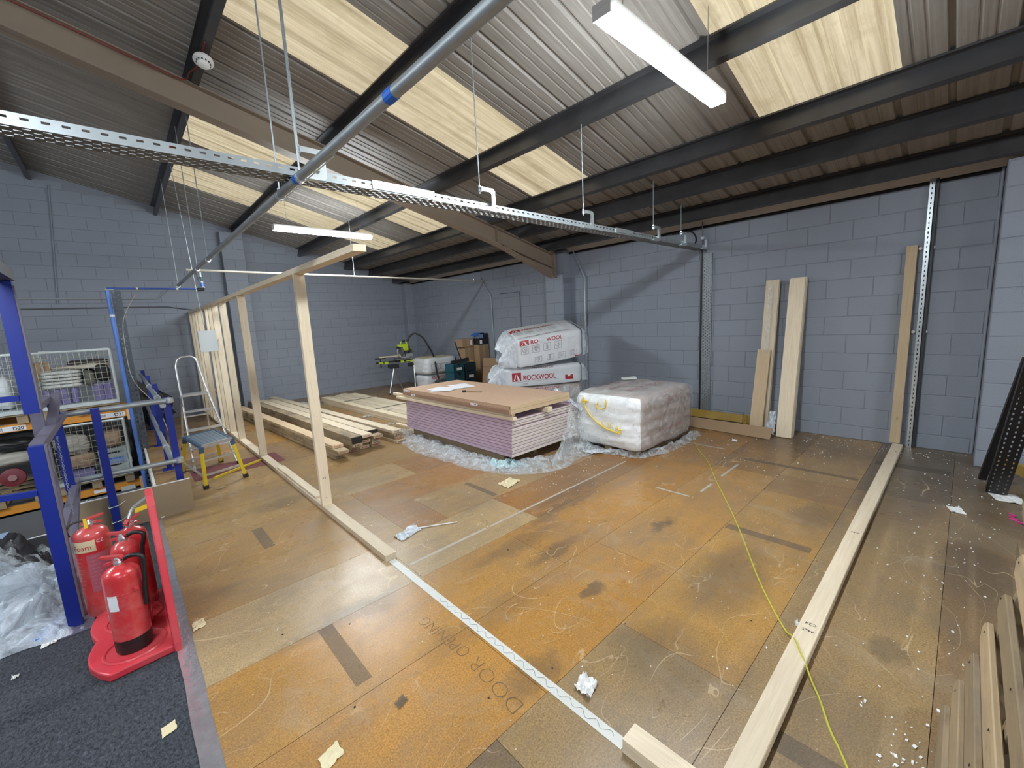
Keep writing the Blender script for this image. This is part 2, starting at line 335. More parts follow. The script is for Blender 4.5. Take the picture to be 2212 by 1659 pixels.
def put_text(mb, s, fn, x, y, size, width=None, bold=0.0):
    vs, fs = textmesh(s, bold); mx = max(v[0] for v in vs); sx = size if width is None else width/mx
    mb.add([fn(x+v[0]*sx, y+v[1]*size) for v in vs], fs)
def fbm(p, sc, oc=3): return noise.fractal(V(p)*sc, 1.0, 2.0, oc)
def nz(p, sc): return noise.noise(V(p)*sc)
# ================================================================== THE SETTING
W = 6.53; L = 11.4; ZR = 2.97; SL = .243
def roof(x): return ZR + SL*(W-x)
XL, YB = -8.0, -6.0
# ---- walls with their blocks
def frustum(w, h, d, b=.004):   # block face looking -x, local x=0 is the back
    return [(0,0,0),(0,w,0),(0,w,h),(0,0,h),(-d,b,b),(-d,w-b,b),(-d,w-b,h-b),(-d,b,h-b)], [(4,5,6,7)[::-1],(0,1,5,4),(1,2,6,5),(2,3,7,6),(3,0,4,7)]
def mkmesh(name, vs, fs, m):
    me = bpy.data.meshes.new(name); me.from_pydata(vs, [], fs); me.materials.append(m); me.update(); return me
courses = [(0.0, .160)]
z = .168
while z < 7.5: courses.append((z, z+.219)); z += .225
wr = MB().box((W+.004, YB, -2.6), (W+.25, L+.25, 3.35)).build('wall_right', M('mortar', (.24, .256, .30), .7, 0, .12, 10), origin=(W+.004, 0, 0)); tag(wr, kind='structure')
wb = MB().box((XL, L+.004, -2.6), (W+.004, L+.25, 6.6)).build('wall_back', MATS['mortar'], origin=(0, L+.004, 0)); tag(wb, kind='structure')
cache = {}
def place_blocks(parent, frame, length, zmax, ylist_off, cond=None):
    """frame(s, z) -> (world point, rotated mesh key). returns list of (dist, w, h, s, z)"""
    out = []
    for ci, (z0, z1) in enumerate(courses):
        s = ylist_off[ci % 2] - .45
        while s < length:
            a, b = max(s, 0)+.003, min(s+.45, length)-.003
            if b-a > .06:
                zt = z1; zm = zmax(a, b)
                if z0 < zm-.03: out.append((a, b, z0, min(zt, zm)))
            s += .45
    return out
PRO = .0052
def add_blocks(parent, lst, pt, ori, limit=295):
    """pt(s,z)->world; ori 0: wall facing -x (s along +y); 1: wall facing -y (s along +x)"""
    lst = sorted(lst, key=lambda q: (pt((q[0]+q[1])/2, (q[2]+q[3])/2) - V((0,0,1.68))).length)
    vis = lst[:limit]; rest = lst[limit:]
    for (a, b, z0, z1) in vis:
        key = (round(b-a, 3), round(z1-z0, 3), ori)
        if key not in cache:
            vs, fs = frustum(key[0], key[1], PRO)
            if ori == 1: vs = [(y, x, z) for x, y, z in vs]; fs = [f[::-1] for f in fs]
            if ori == 2: vs = [(-x, y, z) for x, y, z in vs]; fs = [f[::-1] for f in fs]
            cache[key] = mkmesh('block', vs, fs, MATS['block'])
        sharemesh('block', cache[key], pt(a, z0), parent)
    if rest:
        mb = MB()
        for (a, b, z0, z1) in rest:
            vs, fs = frustum(b-a, z1-z0, PRO); o = pt(a, z0)
            if ori == 1: vs = [(y, x, z) for x, y, z in vs]; fs = [f[::-1] for f in fs]
            mb.add([V(v)+o for v in vs], fs)
        tag(mb.build('blockwork', MATS['block'], parent), kind='stuff')
lst = place_blocks(wr, None, L-YB, lambda a, b: 2.87, ((.78-YB) % .45, (.55-YB) % .45))
lst = [q for q in lst if q[1] > 5.4]
add_blocks(wr, lst, lambda s, z: V((W+.004, YB+s, z)), 0)
lst = place_blocks(wb, None, W-XL, lambda a, b: roof(XL+b)-.06, ((.12-XL) % .45, (.345-XL) % .45))
lst = [q for q in lst if q[1] > 5.2]
add_blocks(wb, lst, lambda s, z: V((XL+s, L+.004, z)), 1)
# piers
def pier(parent, x0, x1, y0, y1, ztop, faces):
    p = boxo('pier', (x0, y0, 0), (x1, y1, ztop), MATS['mortar'], parent)
    for face in faces:
        q = []
        for ci, (z0, z1) in enumerate(courses):
            if z0 > ztop-.03: break
            z1 = min(z1, ztop)
            if face == 'x': ln = y1-y0
            else: ln = x1-x0
            cuts = [0, ln] if (ci % 2 or ln < .3) else [0, ln/2, ln]
            if ln > .6:
                cuts = [0]; s = (.22 if ci % 2 else .44)
                while s < ln-.05: cuts.append(s); s += .45
                cuts.append(ln)
            for a, b in zip(cuts, cuts[1:]): q.append((a+.003, b-.003, z0, z1))
        if face == 'x': add_blocks(p, q, lambda s, z: V((x0, y0+s, z)), 0, 400)
        elif face == 'y': add_blocks(p, q, lambda s, z: V((x0+s, y0, z)), 1, 400)
        else: add_blocks(p, q, lambda s, z: V((x1, y0+s, z)), 2, 400)
pier(wr, 6.30, W, 5.27, 5.71, 2.5, 'xy')
pier(wr, 6.09, W, -2.2, -.15, 2.88, 'x')
pier(wr, 6.30, W, 11.17, L, 2.9, 'xy')
pier(wb, 1.93, 2.36, 11.15, L, 3.9, 'yX')
boxo('pier_head', (6.36, 5.27, 2.5), (W, 5.6, 2.93), MATS['block'], wr)
tag(boxo('wall_left', (XL-.2, YB, -2.6), (XL, L, 7), MATS['block']), kind='structure')
tag(boxo('wall_front', (XL, YB-.2, -2.6), (W+.2, YB, 7), MATS['block']), kind='structure')
# ---- floors
XC = .05   # carpet / chipboard boundary;  void: x < .08, y > 5.08
fb = MB(); fb.box((XC, YB, -.08), (W+.004, 5.08, -.022)); fb.box((.10, 5.08, -.08), (W+.004, L, -.022))
fl = fb.build('floor', M('floor_joint', (.03, .025, .02), .9), origin=(0, 0, 0)); tag(fl, kind='structure')
OR, TN, GY, DK = (.46, .245, .072), (.43, .29, .145), (.27, .195, .12), (.20, .145, .095)
random.seed(5)
special = {(-1,): None}
def boardtint(k, i):
    BR = (.31, .185, .085); PL = (.50, .375, .225)
    t = {(-2,0):GY,(-2,1):GY,(-2,2):GY,(-2,3):GY,(-1,0):GY,(-1,1):(.29,.19,.10),(-1,2):GY,(-1,3):GY,(0,0):TN,(0,1):(.37,.26,.14),(0,2):(.30,.20,.11),(0,3):DK,
         (1,0):DK,(1,1):(.36,.25,.13),(1,2):(.44,.26,.09),(1,3):BR,(2,0):OR,(2,1):OR,(2,2):(.43,.245,.085),(2,3):BR,(3,0):(.47,.26,.08),(3,1):OR,(3,2):(.40,.22,.08),
         (4,0):PL,(4,1):(.46,.34,.20),(4,2):(.38,.19,.06),(4,3):(.34,.19,.08),(5,0):(.42,.27,.115),(5,1):(.36,.19,.08),(5,2):TN,(5,3):(.40,.26,.13),(6,0):(.41,.255,.11),(6,1):(.42,.235,.10),(6,2):(.44,.31,.17),(7,0):(.44,.29,.13),(7,1):(.44,.32,.18),(7,2):(.38,.22,.10),(8,0):(.42,.27,.12)}.get((k, i))
    if t is None:
        t = random.choice((OR, (.42,.27,.12), (.40,.25,.11), (.38,.24,.11), (.34,.21,.10)))
    f = random.uniform(.92, 1.06); return (t[0]*f*.94, t[1]*f*.92, t[2]*f*.82, 1)
cut = {0:[1.3,4.2,4.72], 1:[.9,1.81,4.2,4.7], 2:[1.2,2.42,4.6], 3:[2.05,4.45], 4:[1.28,2.42,4.6], 5:[1.53,1.9,3.2,5.0], 6:[1.53,2.9,5.3], 7:[1.2,2.3,4.7], -1:[1.6,4.05,5.1], -2:[1.9,4.05]}
for k in range(-10, 20):
    y0, y1 = -.02+.6*k, -.02+.6*(k+1); y0 = max(y0, YB)
    if y1 > L: y1 = L
    if y0 >= y1: continue
    x0 = XC if y0 < 4.9 else .10
    xs = [x0] + (cut.get(k) or [x0+random.uniform(.7, 2.3)+2.4*i for i in range(3)]) + [W]
    xs = [x for x in xs if x <= W]
    for i, (a, b) in enumerate(zip(xs, xs[1:])):
        if b-a < .05: continue
        g = .0011
        lift = random.uniform(0, .001)
        ob = boxo('floor_board', (a+g, y0+g, -.022), (b-g, y1-g, lift), MATS['floor'], fl); ob.color = boardtint(k, i)
carpet = boxo('carpet', (XL, YB, -.08), (XC, 5.08, -.001), MATS['carpet'], fl)
tag(boxo('trim_1', (.075, 5.08, -.30), (.10, L, .012), WHITE), kind='structure')
# lower storey seen through the opening
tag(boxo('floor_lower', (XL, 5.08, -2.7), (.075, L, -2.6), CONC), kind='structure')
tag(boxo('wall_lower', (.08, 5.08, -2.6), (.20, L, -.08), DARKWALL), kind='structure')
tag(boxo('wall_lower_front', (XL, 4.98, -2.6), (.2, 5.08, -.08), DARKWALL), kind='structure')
# floor markings
fm = MB(); fm.box((1.30, 2.565, 0), (2.0, 2.592, .0015)); fm.box((2.04, 2.567, 0), (4.1, 2.59, .0015)); fm.box((3.62, 1.62, 0), (3.645, 1.95, .0015)); fm.box((3.80, 1.575, 0), (4.05, 1.60, .0015)); fm.box((4.3, 1.58, 0), (4.75, 1.605, .0015)); fm.box((5.2,1.9,0),(5.225,2.5,.0015))
fm.build('worn_line', MARK, fl)
sm = MB(); sm.box((.60, 1.85, 0), (.68, 2.38, .0014)); sm.box((.36, 1.2, 0), (.43, 1.5, .0014)); sm.box((2.46, 3.02, 0), (2.52, 3.5, .0014)); sm.box((3.25, .62, 0), (3.33, 1.17, .0014)); sm.box((4.95,.6,0),(5.02,1.6,.0014)); sm.box((5.6,-.0,0),(5.75,.55,.0014)); sm.box((.62, 3.65, 0), (.70, 4.1, .0014)); sm.box((1.62,.0,0),(1.72,.4,.0014))
sm.build('tape_residue', SMEAR, fl)
boxo('maroon_patch', (.44, 6.05, 0), (1.42, 6.60, .002), MAROON, fl)
# pencilled words on the boards, upside down to the camera as in the photograph
mb = MB()
put_text(mb, 'OPENING', lambda u, v: V((1.12-v-u*.06, 1.62+u, .0016)), 0, 0, .10, .40, -.03)
put_text(mb, 'DOOR', lambda u, v: V((1.09-v+u*.08, 1.20+u, .0016)), 0, 0, .11, .37, -.03)
mb.build('pencil_writing', M('pencil_brown', (.13, .085, .05), .6), fl)
st = MB(); pts = []
for i in range(14): y = -.5+i*.43; st.tube([(XC-.012+random.uniform(-.004,.004), y, .001), (XC-.012, y+.43, .001)], .001, 4)
tp = MB().grid(lambda a, b: V((XC-.045+b*.075+.006*nz((a*20, 0, 0), 1), -1.0+a*6.05, .0025+.002*abs(nz((a*60, b*3, 0), 1)))), 160, 3)
tp.build('silver_edge_tape', SILVER, fl)
# ---- roof
ceil = MB().prism([(W+.25, roof(W+.25)+.11), (W+.25, roof(W+.25)+.13), (4.9, roof(4.9)+.13), (4.9, roof(4.9)+.11)], (0, YB, 0), (1,0,0), (0,0,1), (0, L-YB+.2, 0)).build('ceiling', M('roof_outer', (.12, .12, .12), .7), origin=(0, 0, 3)); tag(ceil, kind='structure')
def sheet_profile():   # (y, rise) over one .325 m module, seen from below
    return [(0,0), (.035,.0), (.047,.028), (.075,.028), (.087,0), (.165,0), (.172,.006), (.184,.006), (.191,0), (.245,0), (.252,.006), (.264,.006), (.271,0), (.325,0)]
def sheetmesh(xa, xb, y0, name, m):
    prof = []
    for j in range(3): prof += [(y0+j*.3267+p[0]*1.005, p[1]) for p in sheet_profile()[:-1]]
    prof.append((y0+.98, 0)); xs = [xb, xa]; mb = MB(); n = len(prof)
    vs = [V((x, y, roof(x)+r)) for x in xs for (y, r) in prof]
    mb.add(vs, [(i, i+1, n+i+1, n+i) for i in range(n-1)])
    return mb.build(name, m, ceil)
y = .48-.98*7
RL = [0.48, 3.42, 6.36, 8.32]
k = 0
while y < L:
    isr = any(abs(y-r) < .05 for r in RL)
    sheetmesh(4.72, W+.2, y, 'roof_sheet', MATS['sheet'])
    sheetmesh(.95, 4.72, y, 'rooflight' if isr else 'roof_sheet', MATS['rooflight'] if isr else MATS['sheet'])
    sheetmesh(XL, .95, y, 'roof_sheet', MATS['sheet'])
    y += .98
tag(boxo('wall_eaves', (W+.02, YB, 2.6), (W+.24, L, 3.2), DARKWALL), kind='structure')
# purlins: Z sections
ang = math.atan(SL); e1 = V((math.cos(ang), 0, -math.sin(ang))); e2 = V((math.sin(ang), 0, math.cos(ang)))
for px in (-5.2, -3.8, -2.4, -.72, .93, 2.22, 3.58, 4.70, 5.36, 6.05):
    h = .17
    prof = [(-.005,-h), (-.065,-h), (-.065,-h+.018), (-.061,-h+.018), (-.061,-h+.005), (-.005,-h+.005), (-.005,0), (.06,0), (.06,-.018), (.056,-.018), (.056,-.005), (0,-.005), (0,-h)]
    prof = [(-a, b) for a, b in prof][::-1]
    MB().prism(prof, (px, YB, roof(px)-.004), e1, e2, (0, L-YB, 0)).build('purlin', DARKST, ceil)
# eaves gutter lining: pale strip over the long wall, shade of the gap beneath painted as a black strip
MB().prism([(W-.10, 2.985), (W-.03, 2.905), (W-.02, 2.91), (W-.08, 2.995)], (0, YB, 0), (1,0,0), (0,0,1), (0, L-YB, 0)).build('eaves_strip', M('eaves_paint', (.46, .42, .37), .6), ceil)
MB().box((W-.012, YB, 2.872), (W, L, 2.905)).build('eaves_gap', M('gap_black', (.01,.01,.01), .8), ceil)
# rafter with haunch
ry = 5.48
rf = MB()
top = lambda x: roof(x)-.17
bot = lambda x: 3.95-SL*(x-.73)
for xa, xb in ((XL, 6.25),):
    za, zb = top(xa), top(xb)
    rf.prism([(xa, za), (xb, zb), (xb, zb-.012), (xa, za-.012)], (0, ry-.08, 0), (1,0,0), (0,0,1), (0, .16, 0))
    rf.prism([(xa, bot(xa)), (xb, bot(xb)), (xb, bot(xb)+.012), (xa, bot(xa)+.012)], (0, ry-.08, 0), (1,0,0), (0,0,1), (0, .16, 0))
    rf.prism([(xa, bot(xa)), (xb, bot(xb)), (xb, zb), (xa, za)], (0, ry-.005, 0), (1,0,0), (0,0,1), (0, .01, 0))
rf.prism([(4.85, bot(4.85)+.01), (6.28, 2.44), (6.28, 2.455), (4.85, bot(4.85)+.025)], (0, ry-.08, 0), (1,0,0), (0,0,1), (0, .16, 0))
rf.prism([(4.85, bot(4.85)), (6.28, 2.44), (6.28, bot(6.28))], (0, ry-.005, 0), (1,0,0), (0,0,1), (0, .01, 0))
rf.box((6.24, ry-.08, 2.45), (6.262, ry+.08, top(6.25)+.02))
rf.box((4.84, ry-.075, bot(4.85)), (4.852, ry+.075, top(4.85)))
rf.build('rafter', TAN, ceil)
# ---- lights
def batten(x0, x1, y, z, label, hang=True):
    t = thing('batten_light', ((x0+x1)/2, y, z), label, 'light', 'LED batten lights')
    mb = MB().prism([(-.055,0), (-.06,-.02), (-.045,-.05), (.045,-.05), (.06,-.02), (.055,0)], (x0+.02, y, z), (0,1,0), (0,0,1), (x1-x0-.04, 0, 0))
    mb.build('diffuser', MATS['lamp'], t)
    h = MB().box((x0, y-.055, z+.001), (x1, y+.055, z+.03)).box((x0, y-.055, z-.045), (x0+.018, y+.055, z+.002)).box((x1-.018, y-.055, z-.045), (x1, y+.055, z+.002)); h.build('housing', WHITE, t)
    for xx in (x0+.2, x1-.2): MB().tube([(xx, y, z+.03), (xx, y, roof(xx))], .0025, 5).build('hanging_wire', GALV, t)
emit('lamp', (.90, .96, 1.0), LAMP)
batten(2.02, 3.50, 1.38, 3.22, 'near glaring LED batten hung under the roof above the open floor')
batten(1.90, 3.42, 7.05, 3.22, 'far small LED batten hung under the roof near the back wall')
batten(-1.95, -.47, 1.38, 3.22, 'LED batten on the left outside the picture')
batten(-3.6, -2.12, 5.2, 3.22, 'LED batten further left over the opening')  # out of view, added to brighten the left of the room
batten(2.02, 3.50, -4.0, 3.22, 'LED batten behind the camera to the right')  # unseen fill batten, added for more ambient light
batten(-2.0, -.52, -4.0, 3.22, 'LED batten behind the camera to the left')  # unseen as well, added to lift the overall light level
batten(-5.6, -4.1, 4.0, 3.22, 'LED batten far to the left over the lower storey')  # added off-frame as extra light from the left
# ================================================================== THINGS
random.seed(11)
ordn = ['lowest', 'second', 'third', 'fourth', 'fifth', 'sixth']
# ---- timber stud partition
sf = thing('stud_partition', (1.24, 7.0, 0), 'pale new timber stud partition frame standing open from the floor to head height', 'stud frame')
timber('bottom_plate', (1.24, 2.74, .0235), (1.24, 7.25, .0235), .088, .045, PINEL, sf); timber('bottom_plate', (1.24, 7.26, .0235), (1.24, 11.3, .0235), .088, .045, PINEL, sf)
timber('top_plate', (1.24, 2.74, 2.20), (1.24, 7.0, 2.20), .088, .045, PINEL, sf); timber('top_plate', (1.24, 7.003, 2.20), (1.24, 11.36, 2.20), .088, .045, PINEL, sf)
for y in (4.03, 6.40, 7.72, 8.42, 8.80, 9.16, 10.1, 10.48, 10.9, 11.33): timber('stud', (1.24, y, .0465), (1.24, y, 2.177), .088, .045, PINEL, sf, up=(0,1,0))
timber('packer', (1.25, 4.25, .056), (1.25, 5.62, .056), .075, .018, PINEL, sf)
for z0 in (.35, .47): pass
hd = MB()
for y in (4.03, 6.40, 7.72, 8.42):
    for zz in (.12, .9, 1.5, 2.1): hd.lathe((1.225+random.uniform(0,.03), y-.0228, zz), [(.004, 0), (.004, .001)], 6, (0,-1,0))
for y in (.75,): pass
tag(hd.build('screw_head', INK, sf), kind='stuff')
mb = MB(); put_text(mb, '+1', lambda u, v: V((1.222+u, 4.0065, .30+v)), 0, 0, .035, .03); mb.build('stud_mark', INK, sf)
tag(timber('brace', (1.72, 9.6, .03), (1.32, 10.9, .62), .05, .025, PINE), 'short timber offcut leaning diagonally at the foot of the far studs', 'timber')
t1 = timber('loose_batten', (1.31, 9.78, 1.30), (1.31, 10.0, .02), .05, .02, DBLUE, up=(0,1,0)); tag(t1, 'narrow dark blue batten leaning between the far studs', 'batten')
tag(timber('timber_offcut', (1.255, .79, .031), (1.255, -.6, .031), .09, .06, PINEL), 'short pale timber plate with screw heads at the end of the white tape', 'timber')
# ---- white tape + squiggle continuing the plate
wt = thing('floor_tape', (1.235, 1.7, 0), 'long white tape strip with pencil squiggle on floor', 'tape')
MB().grid(lambda a, b: V((1.212+b*.05+.001*nz((a*30, 0, 0), 1), .80+a*1.93, .0026)), 60, 1).build('strip', TAPEW, wt)
sq = [V((1.238+.012*math.sin(i*.9)+.003*math.sin(i*.37), .85+i*.0105, .0034)) for i in range(120)]
MB().tube(sq, .0009, 4).build('pencil_squiggle', M('pencil', (.22, .22, .23), .6), wt)
# ---- long floor plate on the right, stud at the wall
tag(timber('floor_plate', (6.38, .44, .026), (.6, .435, .026), .090, .045, PINEL, bevel=.003), 'long pale timber plate laid on the right floor towards the wall', 'timber')
tag(timber('upright_timber', (6.40, .47, .055), (6.495, .47, 2.26), .09, .035, PINE, up=(1,0,0), bevel=.002), 'single tall timber upright leaning against the wall at the end of the floor plate', 'timber')
mb = MB(); 
for (x, s_) in ((2.42, 'C24'), (3.68, 'KD')): put_text(mb, s_, lambda u, v: V((x-v, .41+u, .0492)), 0, 0, .03, .05)
put_text(mb, '44x5', lambda u, v: V((2.36-v, .41+u, .0492)), 0, 0, .03, .05)
tag(mb.build('timber_stamp', INK), 'faint grey ink stamp on the long right floor plate', 'stamp')
# ---- yellow tape measure / cable
cp = [(5.40,2.37),(5.0,2.13),(4.61,1.85),(4.1,1.56),(3.64,1.28),(3.2,1.03),(2.75,.79),(2.5,.64),(2.34,.53)]
pts = [V((x, y, .005)) for x, y in cp] + [V((2.28, .49, .034)), V((2.22, .455, .0545)), V((2.17, .43, .0545)), V((2.13, .405, .05)), V((2.05, .355, .02)), V((1.98, .31, .006)), V((1.85, .25, .005)), V((1.73, .18, .005)), V((1.4, .02, .005)), V((1.0,-.2,.005))]
def smooth(pts, n=6):
    o = []
    P_ = [pts[0]] + list(pts) + [pts[-1]]
    for i in range(1, len(P_)-2):
        for k in range(n):
            t = k/n; a, b, c, d = P_[i-1], P_[i], P_[i+1], P_[i+2]
            o.append(.5*((2*b)+(c-a)*t+(2*a-5*b+4*c-d)*t*t+(3*b-a-3*c+d)*t**3))
    o.append(pts[-1]); return o
tag(MB().tube(smooth(pts), .0042, 6).build('yellow_cable', M('yellow_cable', (.52, .50, .06), .45), smooth=True), 'thin yellow cable snaking over the floor and over the right plate', 'cable')
# ---- boards leaning on the long wall
def lean(name, y, wd, zt, xb, m, n, th, xt, label, yt=None, z0=.0, lb=None):
    t = thing(name, (xb, y, 0), label, 'boards'); yt = y if yt is None else yt
    for i in range(n):
        o = timber('board', (xb+i*(th+.004), y+random.uniform(-.004,.004), z0+.004+th*.12), (xt+i*(th+.004), yt+random.uniform(-.004,.004), zt-random.uniform(0,.02)), wd, th, m, t, up=(1,0,0), bevel=.002)
    return t
lean('leaning_boards', 1.505, .17, 2.03, 6.10, PINEL, 5, .022, 6.40, 'right bundle of tall pale boards leaning on the grey wall', 1.50)
ll = lean('leaning_boards', 1.80, .155, 2.04, 6.20, PINEL, 3, .022, 6.43, 'left bundle of tall pale boards leaning on the wall behind a short board', 1.79)
tag(timber('short_board', (6.08, 1.83, .07), (6.27, 1.815, 1.12), .155, .024, PINE, up=(1,0,0), bevel=.002), 'shorter pinkish board leaning in front of the left tall bundle', 'board')
fw = MB().grid(lambda a, b: V((6.33-.0+.012*nz((a*6, b*9, 1), 1)-.10*(1-a)-.008, 1.755+b*.05, 1.1+a*.85)), 30, 5); fw.build('torn_film', FILM, ll)
tag(MB().grid(lambda a, b: V((6.12+.03*nz((a*4, b*4, 2), 1)+a*.06, 1.62+b*.12*(1-.4*a)+.02*nz((a*9, b*3, 0), 1), .02+a*.30)), 16, 8).build('plastic_scrap', FILMD, solid=.001), 'crumpled clear plastic scrap between the two leaning board bundles', 'plastic')
# ---- yellow rack beam and cardboard strip by the wall
rb = thing('rack_beam', (6.42, 2.5, 0), 'mustard yellow rack beam lying on the floor along the wall', 'beam')
timber('beam', (6.44, 3.4, .11), (6.40, 1.70, .11), .045, .11, MUST, rb)
for y in (2.06, 1.86):
    pl = MB().box((6.365, y-.028, .01), (6.375, y+.028, .185)).box((6.365, y+.022, .01), (6.42, y+.028, .185)).build('end_plate', MUST, rb)
    h_ = MB()
    for zz in (.05, .1, .15): h_.lathe((6.3645, y, zz), [(.006, 0), (.006, .001)], 8, (-1,0,0))
    tag(h_.build('bolt_hole', INK, pl), kind='stuff')
tag(timber('cardboard_strip', (6.02, 3.2, .075), (5.93, 1.60, .075), .006, .16, CARD, up=(.62,0,.78)), 'long folded brown cardboard strip lying on the floor against the yellow beam', 'cardboard')
# ---- posts, conduits and cable tray
def channel(mb, p0, p1, wd, dp, face, side, pitch=.05, rows=3, back=True, hole=.009):
    """perforated U channel from p0 to p1; face: outward normal of the wide web, side: width direction"""
    p0, p1, face, side = V(p0), V(p1), V(face).normalized(), V(side).normalized(); d = p1-p0; Ln = d.length; d.normalize()
    o = p0-side*wd/2
    rr = [((i+.5)*wd/rows, .5*(i % 2)) for i in range(rows)]
    mb.perf(o, d, side, Ln, wd, pitch, rr, pitch*.45, min(hole, wd/rows*.45))
    for s_ in (0, 1):
        mb.perf(o+side*wd*s_, d, -face, Ln, dp, pitch, [(dp/2, 0)], pitch*.45, dp*.3)
    return mb
tr = thing('cable_tray', (3.2, 2.74, 2.6), 'long perforated galvanised cable tray running overhead across the room to the wall', 'cable tray')
zt = 2.565
mb = MB().perf((-3.0, 2.70, zt), (1,0,0), (0,1,0), 9.5, .15, .06, [(.02, 0), (.05, .5), (.075, 0), (.10, .5), (.13, 0)], .026, .008)
mb.build('tray_base', CABLETRAY, tr)
MB().perf((-3.0, 2.70, zt), (1,0,0), (0,0,1), 9.5, .052, .06, [(.032, 0)], .026, .010).build('tray_side', GALV, tr)
MB().perf((-3.0, 2.85, zt), (1,0,0), (0,0,1), 9.5, .052, .06, [(.032, 0)], .026, .010).build('tray_side', GALV, tr)
cpl = MB().box((1.35, 2.692, zt+.008), (1.82, 2.699, zt+.06)); cpl.build('splice_plate', GALVL, tr)
cpl = MB().box((4.15, 2.692, zt+.012), (4.5, 2.699, zt+.058)); cpl.build('splice_plate', GALVL, tr)
bl = MB()
for x in (1.2, 1.27, 1.42, 1.5, 1.75, 1.82, 4.2, 4.3, 4.4, 4.46): bl.tube([(x, 2.75+.03*(x*7 % 2), zt-.02), (x, 2.75+.03*(x*7 % 2), zt+.01)], .003, 6)
tag(bl.build('bolt', GALV, tr), kind='stuff')
for i, x in enumerate((.94, 2.27, 3.59, 4.97, 5.70, 6.36)):
    b = MB()
    zz = zt-.012; H = .17; b.box((x-.02, 2.665, zz), (x+.02, 2.89, zz+.005)); b.box((x-.02, 2.86, zz), (x+.02, 2.89, zz+.006))
    b = MB().prism([(2.84, zz), (2.690, zz), (2.672, zz+.02), (2.672, zz+H-.02), (2.690, zz+H), (2.79, zz+H), (2.79, zz+H-.03), (2.783, zz+H-.03), (2.783, zz+H-.007), (2.694, zz+H-.007), (2.68, zz+H-.022), (2.68, zz+.022), (2.694, zz+.006), (2.84, zz+.006)], (x-.022, 0, 0), (0,1,0), (0,0,1), (.044, 0, 0))
    b = MB().prism([(-.005, 0), (.15, 0), (.168, .018), (.168, H-.02), (.15, H), (.03, H), (.03, H-.035), (.036, H-.035), (.036, H-.006), (.148, H-.006), (.162, H-.022), (.162, .02), (.148, .006), (-.005, .006)], (x-.06, 2.662, zz), (1,0,0), (0,0,1), (0, .04, 0))
    # face plate that shows as the pale C
    b.prism([(0, 0), (.15, 0), (.168, .018), (.168, H-.018), (.15, H), (.03, H), (.03, H-.03), (.115, H-.03), (.13, H-.045), (.13, .045), (.115, .03), (0, .03)], (x-.06, 2.660, zz), (1,0,0), (0,0,1), (0, .004, 0))
    hb = b.build('hanger_bracket', GALVL, tr)
    if i < 5:
        tx = (1.19, 2.22, 3.52, 4.72, 5.38)[i]; tx = x-.03
        r_ = MB().tube([(tx, 2.685, zz+H-.05), (tx, 2.685, roof(tx)-.10)], .0045, 6); r_.build('threaded_rod', GALV, hb)
        MB().lathe((tx, 2.685, zz+H), [(.010, 0), (.010, .012)], 6).lathe((tx, 2.685, zz+H-.03), [(.010, 0), (.010, .012)], 6).build('nut', GALVL, hb)
# power cables at the tray end
tag(MB().tube(smooth([V(p) for p in ((6.47, 3.2, 2.86), (6.46, 2.95, 2.86), (6.42, 2.84, 2.80), (6.40, 2.80, 2.7), (6.3, 2.80, 2.60))]), .011, 8).build('black_cable', BLACK, smooth=True), 'thick black cable curving from the eaves into the end of the tray', 'cable')
tag(MB().tube(smooth([V(p) for p in ((6.47, 2.2, 2.98), (6.47, 2.6, 2.96), (6.47, 2.72, 3.0), (6.47, 2.74, 2.9), (6.49, 2.74, 2.6))]), .009, 8).build('grey_cable', M('grey_cable', (.12,.12,.13), .5), smooth=True), 'dark grey cable dropping from the eaves behind the tray end', 'cable')
p1 = thing('wall_tray', (6.5, 2.68, 0), 'perforated galvanised tray fixed upright on the wall beneath the overhead tray end', 'tray')
channel(MB(), (6.495, 2.665, .05), (6.495, 2.665, 2.50), .12, .03, (-1,0,0), (0,1,0), .045, 4).build('web', GALV, p1)
tag(MB().tube([(6.49, 2.755, .05), (6.49, 2.755, 2.56)], .014, 8).build('black_conduit', BLACK), 'black conduit running up the wall beside the perforated tray', 'conduit')
p2 = thing('wall_channel', (6.5, .35, 0), 'slotted galvanised channel fixed upright on the wall near the right pier', 'channel')
channel(MB(), (6.485, .355, .0), (6.485, .355, 2.98), .042, .04, (-1,0,0), (0,1,0), .05, 1).build('web', GALVL, p2)
for zz in (1.32, 2.22):
    for dy in (-.05, .05): MB().lathe((6.528, .355+dy, zz), [(.001, 0), (.016, 0), (.016, .02), (.001, .02)], 12, (-1,0,0)).build('wall_fixing', WHITE, p2)
tag(MB().tube([(6.50, .315, .0), (6.50, .315, 2.95)], .014, 8).build('dark_conduit', M('dark_conduit', (.05,.05,.055), .4), smooth=True), 'dark conduit running up the wall beside the slotted channel', 'conduit')
tag(MB().tube([(6.515, -.135, .02), (6.515, -.135, 2.9)], .011, 8).build('grey_conduit', MATS['block'], smooth=True), 'painted grey conduit in the corner of the wall and the right pier', 'conduit')
tag(MB().tube([(6.505, 7.97, 2.72), (6.505, 7.62, 2.26), (6.505, 7.60, 0.02)], .014, 8).build('wall_conduit', GALV, smooth=True), 'galvanised conduit bending down the wall left of the wrapped packs', 'conduit')
tag(MB().tube([(6.505, 7.3, 2.30), (6.505, 6.68, 2.29), (6.505, 6.67, .02)], .014, 8).build('wall_conduit', MATS['block'], smooth=True), 'painted conduit drop on the wall just left of the rafter pier', 'conduit')
tag(MB().tube([(6.49, 5.15, 2.9), (6.49, 4.90, 2.40), (6.49, 4.93, .1)], .015, 8).build('wall_conduit', GALVL, smooth=True), 'bright speckled conduit down the wall right of the rafter pier', 'conduit')
